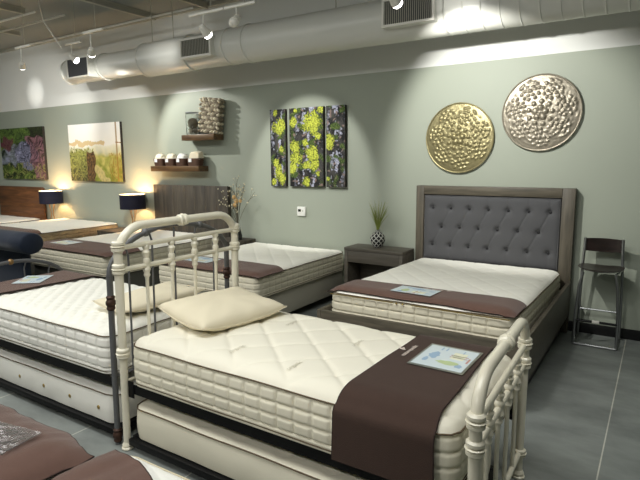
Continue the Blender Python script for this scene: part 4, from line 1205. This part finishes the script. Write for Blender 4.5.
for i in range(90):
    az = rnd.random() * 2 * PI; blade(m, 0.012 * math.cos(az), 0.012 * math.sin(az), 0.02 + rnd.random() * 0.11, az, 0.18 + rnd.random() * 0.16, 0.0035, 0)
for i in range(14):
    az = rnd.random() * 2 * PI; blade(m, 0, 0, 0.06 + rnd.random() * 0.12, az, 0.30 + rnd.random() * 0.13, 0.0022, 1)
o = m.build('ornamental_grass', [M['grassg'], M['grassp']], None); o.location = (-2.715, 5.45, 0.905)
tag(o, 'tuft of green and pale ornamental grass standing in the lattice vase', 'plant')

m = MB(); m.lathe([(0.03, 0), (0.05, 0.005), (0.055, 0.06), (0.035, 0.13), (0.03, 0.16), (0.036, 0.17), (0.03, 0.168), (0.02, 0.1), (0.02, 0.02)], (0, 0, 0), 24)
o = m.build('ceramic_vase', M['darkglaze'], None); o.location = (-4.80, 5.40, 0.64); tag(o, 'dark vase of dried flowers beside the dark board headboard', 'vase')
m = MB()
for i in range(16):
    az = rnd.random() * 2 * PI; ln = 0.05 + rnd.random() * 0.30; h = 0.32 + rnd.random() * 0.42
    pts = [(ln * (k / 5) ** 1.5 * math.cos(az), max(-0.2, ln * (k / 5) ** 1.5 * math.sin(az) * 0.5), h * k / 5) for k in range(6)]
    m.tube(pts, 0.0025, 4, 0)
    for j in range(5):
        p = Vector(pts[-1 - (j % 2)]) + Vector((rnd.uniform(-.05, .05), rnd.uniform(-.03, .03), rnd.uniform(-.05, .04)))
        m.tube([pts[-2], tuple(p)], 0.0015, 4, 0); m.ball(p, 0.008 + rnd.random() * 0.004, mi=1, seg=6, rings=4)
o = m.build('dried_branches', [M['stem'], M['petal']], None); o.location = (-4.80, 5.40, 0.80); tag(o, 'spray of dried branches with tiny pale blossoms above the dark vase', 'dried flowers')
for k, (dx, dz, r_) in enumerate(((-0.01, 0.42, 0.033), (0.03, 0.37, 0.036), (0.0, 0.315, 0.034), (0.10, 0.375, 0.026))):
    m = MB()
    for j in range(3):
        for i in range(6):
            a = 2 * PI * i / 6 + j * 0.5; q = r_ * (0.62 - 0.16 * j)
            m.ball((q * math.cos(a), -r_ * 0.2 * j, q * math.sin(a)), r_ * 0.42, 1, 0.6, 1, 0, 7, 5)
    m.tube([(0, 0, 0), (-dx * 0.7, 0.04, -dz * 0.6), (-dx, 0.05, -dz + 0.02)], 0.002, 5, 1)
    o = m.build('dried_rose', [M['rose'], M['stem']], None, ang=80); o.location = (-4.80 + dx, 5.35, 0.80 + dz)
    tag(o, ['topmost cream dried bloom in the dark vase', 'middle cream dried bloom in the dark vase, the largest', 'lowest of the stacked cream dried blooms in the dark vase', 'small cream dried bloom set apart on the right of the dark vase'][k], 'flower', 'cream dried blooms')

# ------------------------------------------------------------------ bar stool
t = thing('bar_stool', 'metal framed bar stool with dark wooden seat beside the grey bed, right edge', 'stool', (-0.41, 5.35, 0))
def rs(x, y, z): return (x, y, z)
SX = 0.176
for sx in (-1, 1):
    m = MB(); m.tube([(sx * SX, -0.12, 0.012), (sx * (SX - 0.005), -0.118, 0.3), (sx * (SX - 0.022), -0.115, 0.55), (sx * (SX - 0.045), -0.10, 0.683)], 0.0125, 10); m.build('leg', M['chrome'], t)
    m = MB(); m.tube([(sx * SX, 0.20, 0.012), (sx * (SX - 0.002), 0.195, 0.35), (sx * (SX - 0.01), 0.165, 0.70), (sx * (SX - 0.018), 0.15, 0.86), (sx * (SX - 0.022), 0.155, 0.965)], 0.0125, 10); m.build('leg', M['chrome'], t)
    m = MB(); m.tube([(sx * SX, -0.12, 0.012), (sx * SX, 0.20, 0.012)], 0.011, 8); m.build('floor_bar', M['chrome'], t)
    m = MB(); m.tube([(sx * (SX - 0.045), -0.10, 0.680), (sx * (SX - 0.010), 0.165, 0.680)], 0.009, 8); m.build('seat_rail', M['chrome'], t)
m = MB(); m.tube([(-SX, -0.12, 0.012), (SX, -0.12, 0.012)], 0.011, 8); m.build('floor_bar', M['chrome'], t)
m = MB(); m.tube([(-SX, -0.12, 0.235), (SX, -0.12, 0.235)], 0.011, 8); fr = m.build('foot_rest', M['blackmetal'], t)
m = MB(); m.box(-0.03, 0.03, -0.134, -0.106, 0.226, 0.25, 0, 0.004); m.build('chrome_clip', M['whitemetal'], fr)
m = MB(); m.tube([(-SX, 0.195, 0.27), (SX, 0.195, 0.27)], 0.009, 8); m.build('stretcher', M['chrome'], t)
m = MB()
def seat(sg):
    def fn(u, v):
        a = 2 * PI * u; r_ = v; c_, s2 = math.cos(a), math.sin(a); e = 0.75
        x = 0.188 * r_ * math.copysign(abs(c_) ** e, c_); y = 0.185 * r_ * math.copysign(abs(s2) ** e, s2) + 0.03
        return (x, y, 0.705 + 0.016 * r_ ** 3 * abs(c_) + (0.011 if sg > 0 else -0.011) * (1 - r_ ** 8) - 0.01 * (1 - r_ * r_))
    return fn
m.grid(seat(1), 40, 12); m.grid(seat(-1), 40, 12, flip=True); m.build('seat', M['espresso'], t, ang=60)
m = MB()
def back(u, v, o_):
    x = (u - 0.5) * 0.335; bow = 0.03 * (1 - (2 * u - 1) ** 2)
    return (x, 0.153 + bow + o_, 0.845 + 0.112 * v + 0.008 * (1 - (2 * u - 1) ** 2) * (1 if v > 0.5 else -1))
m.grid(lambda u, v: back(u, v, -0.008), 16, 6); m.grid(lambda u, v: back(u, v, 0.008), 16, 6, flip=True)
for v in (0, 1): m.grid(lambda u, q: back(u, v, -0.008 + 0.016 * q), 16, 1, flip=(v == 1))
for u0 in (0, 1): m.grid(lambda q, v: back(u0, v, -0.008 + 0.016 * q), 1, 6)
m.build('backrest', M['espresso'], t, ang=40)
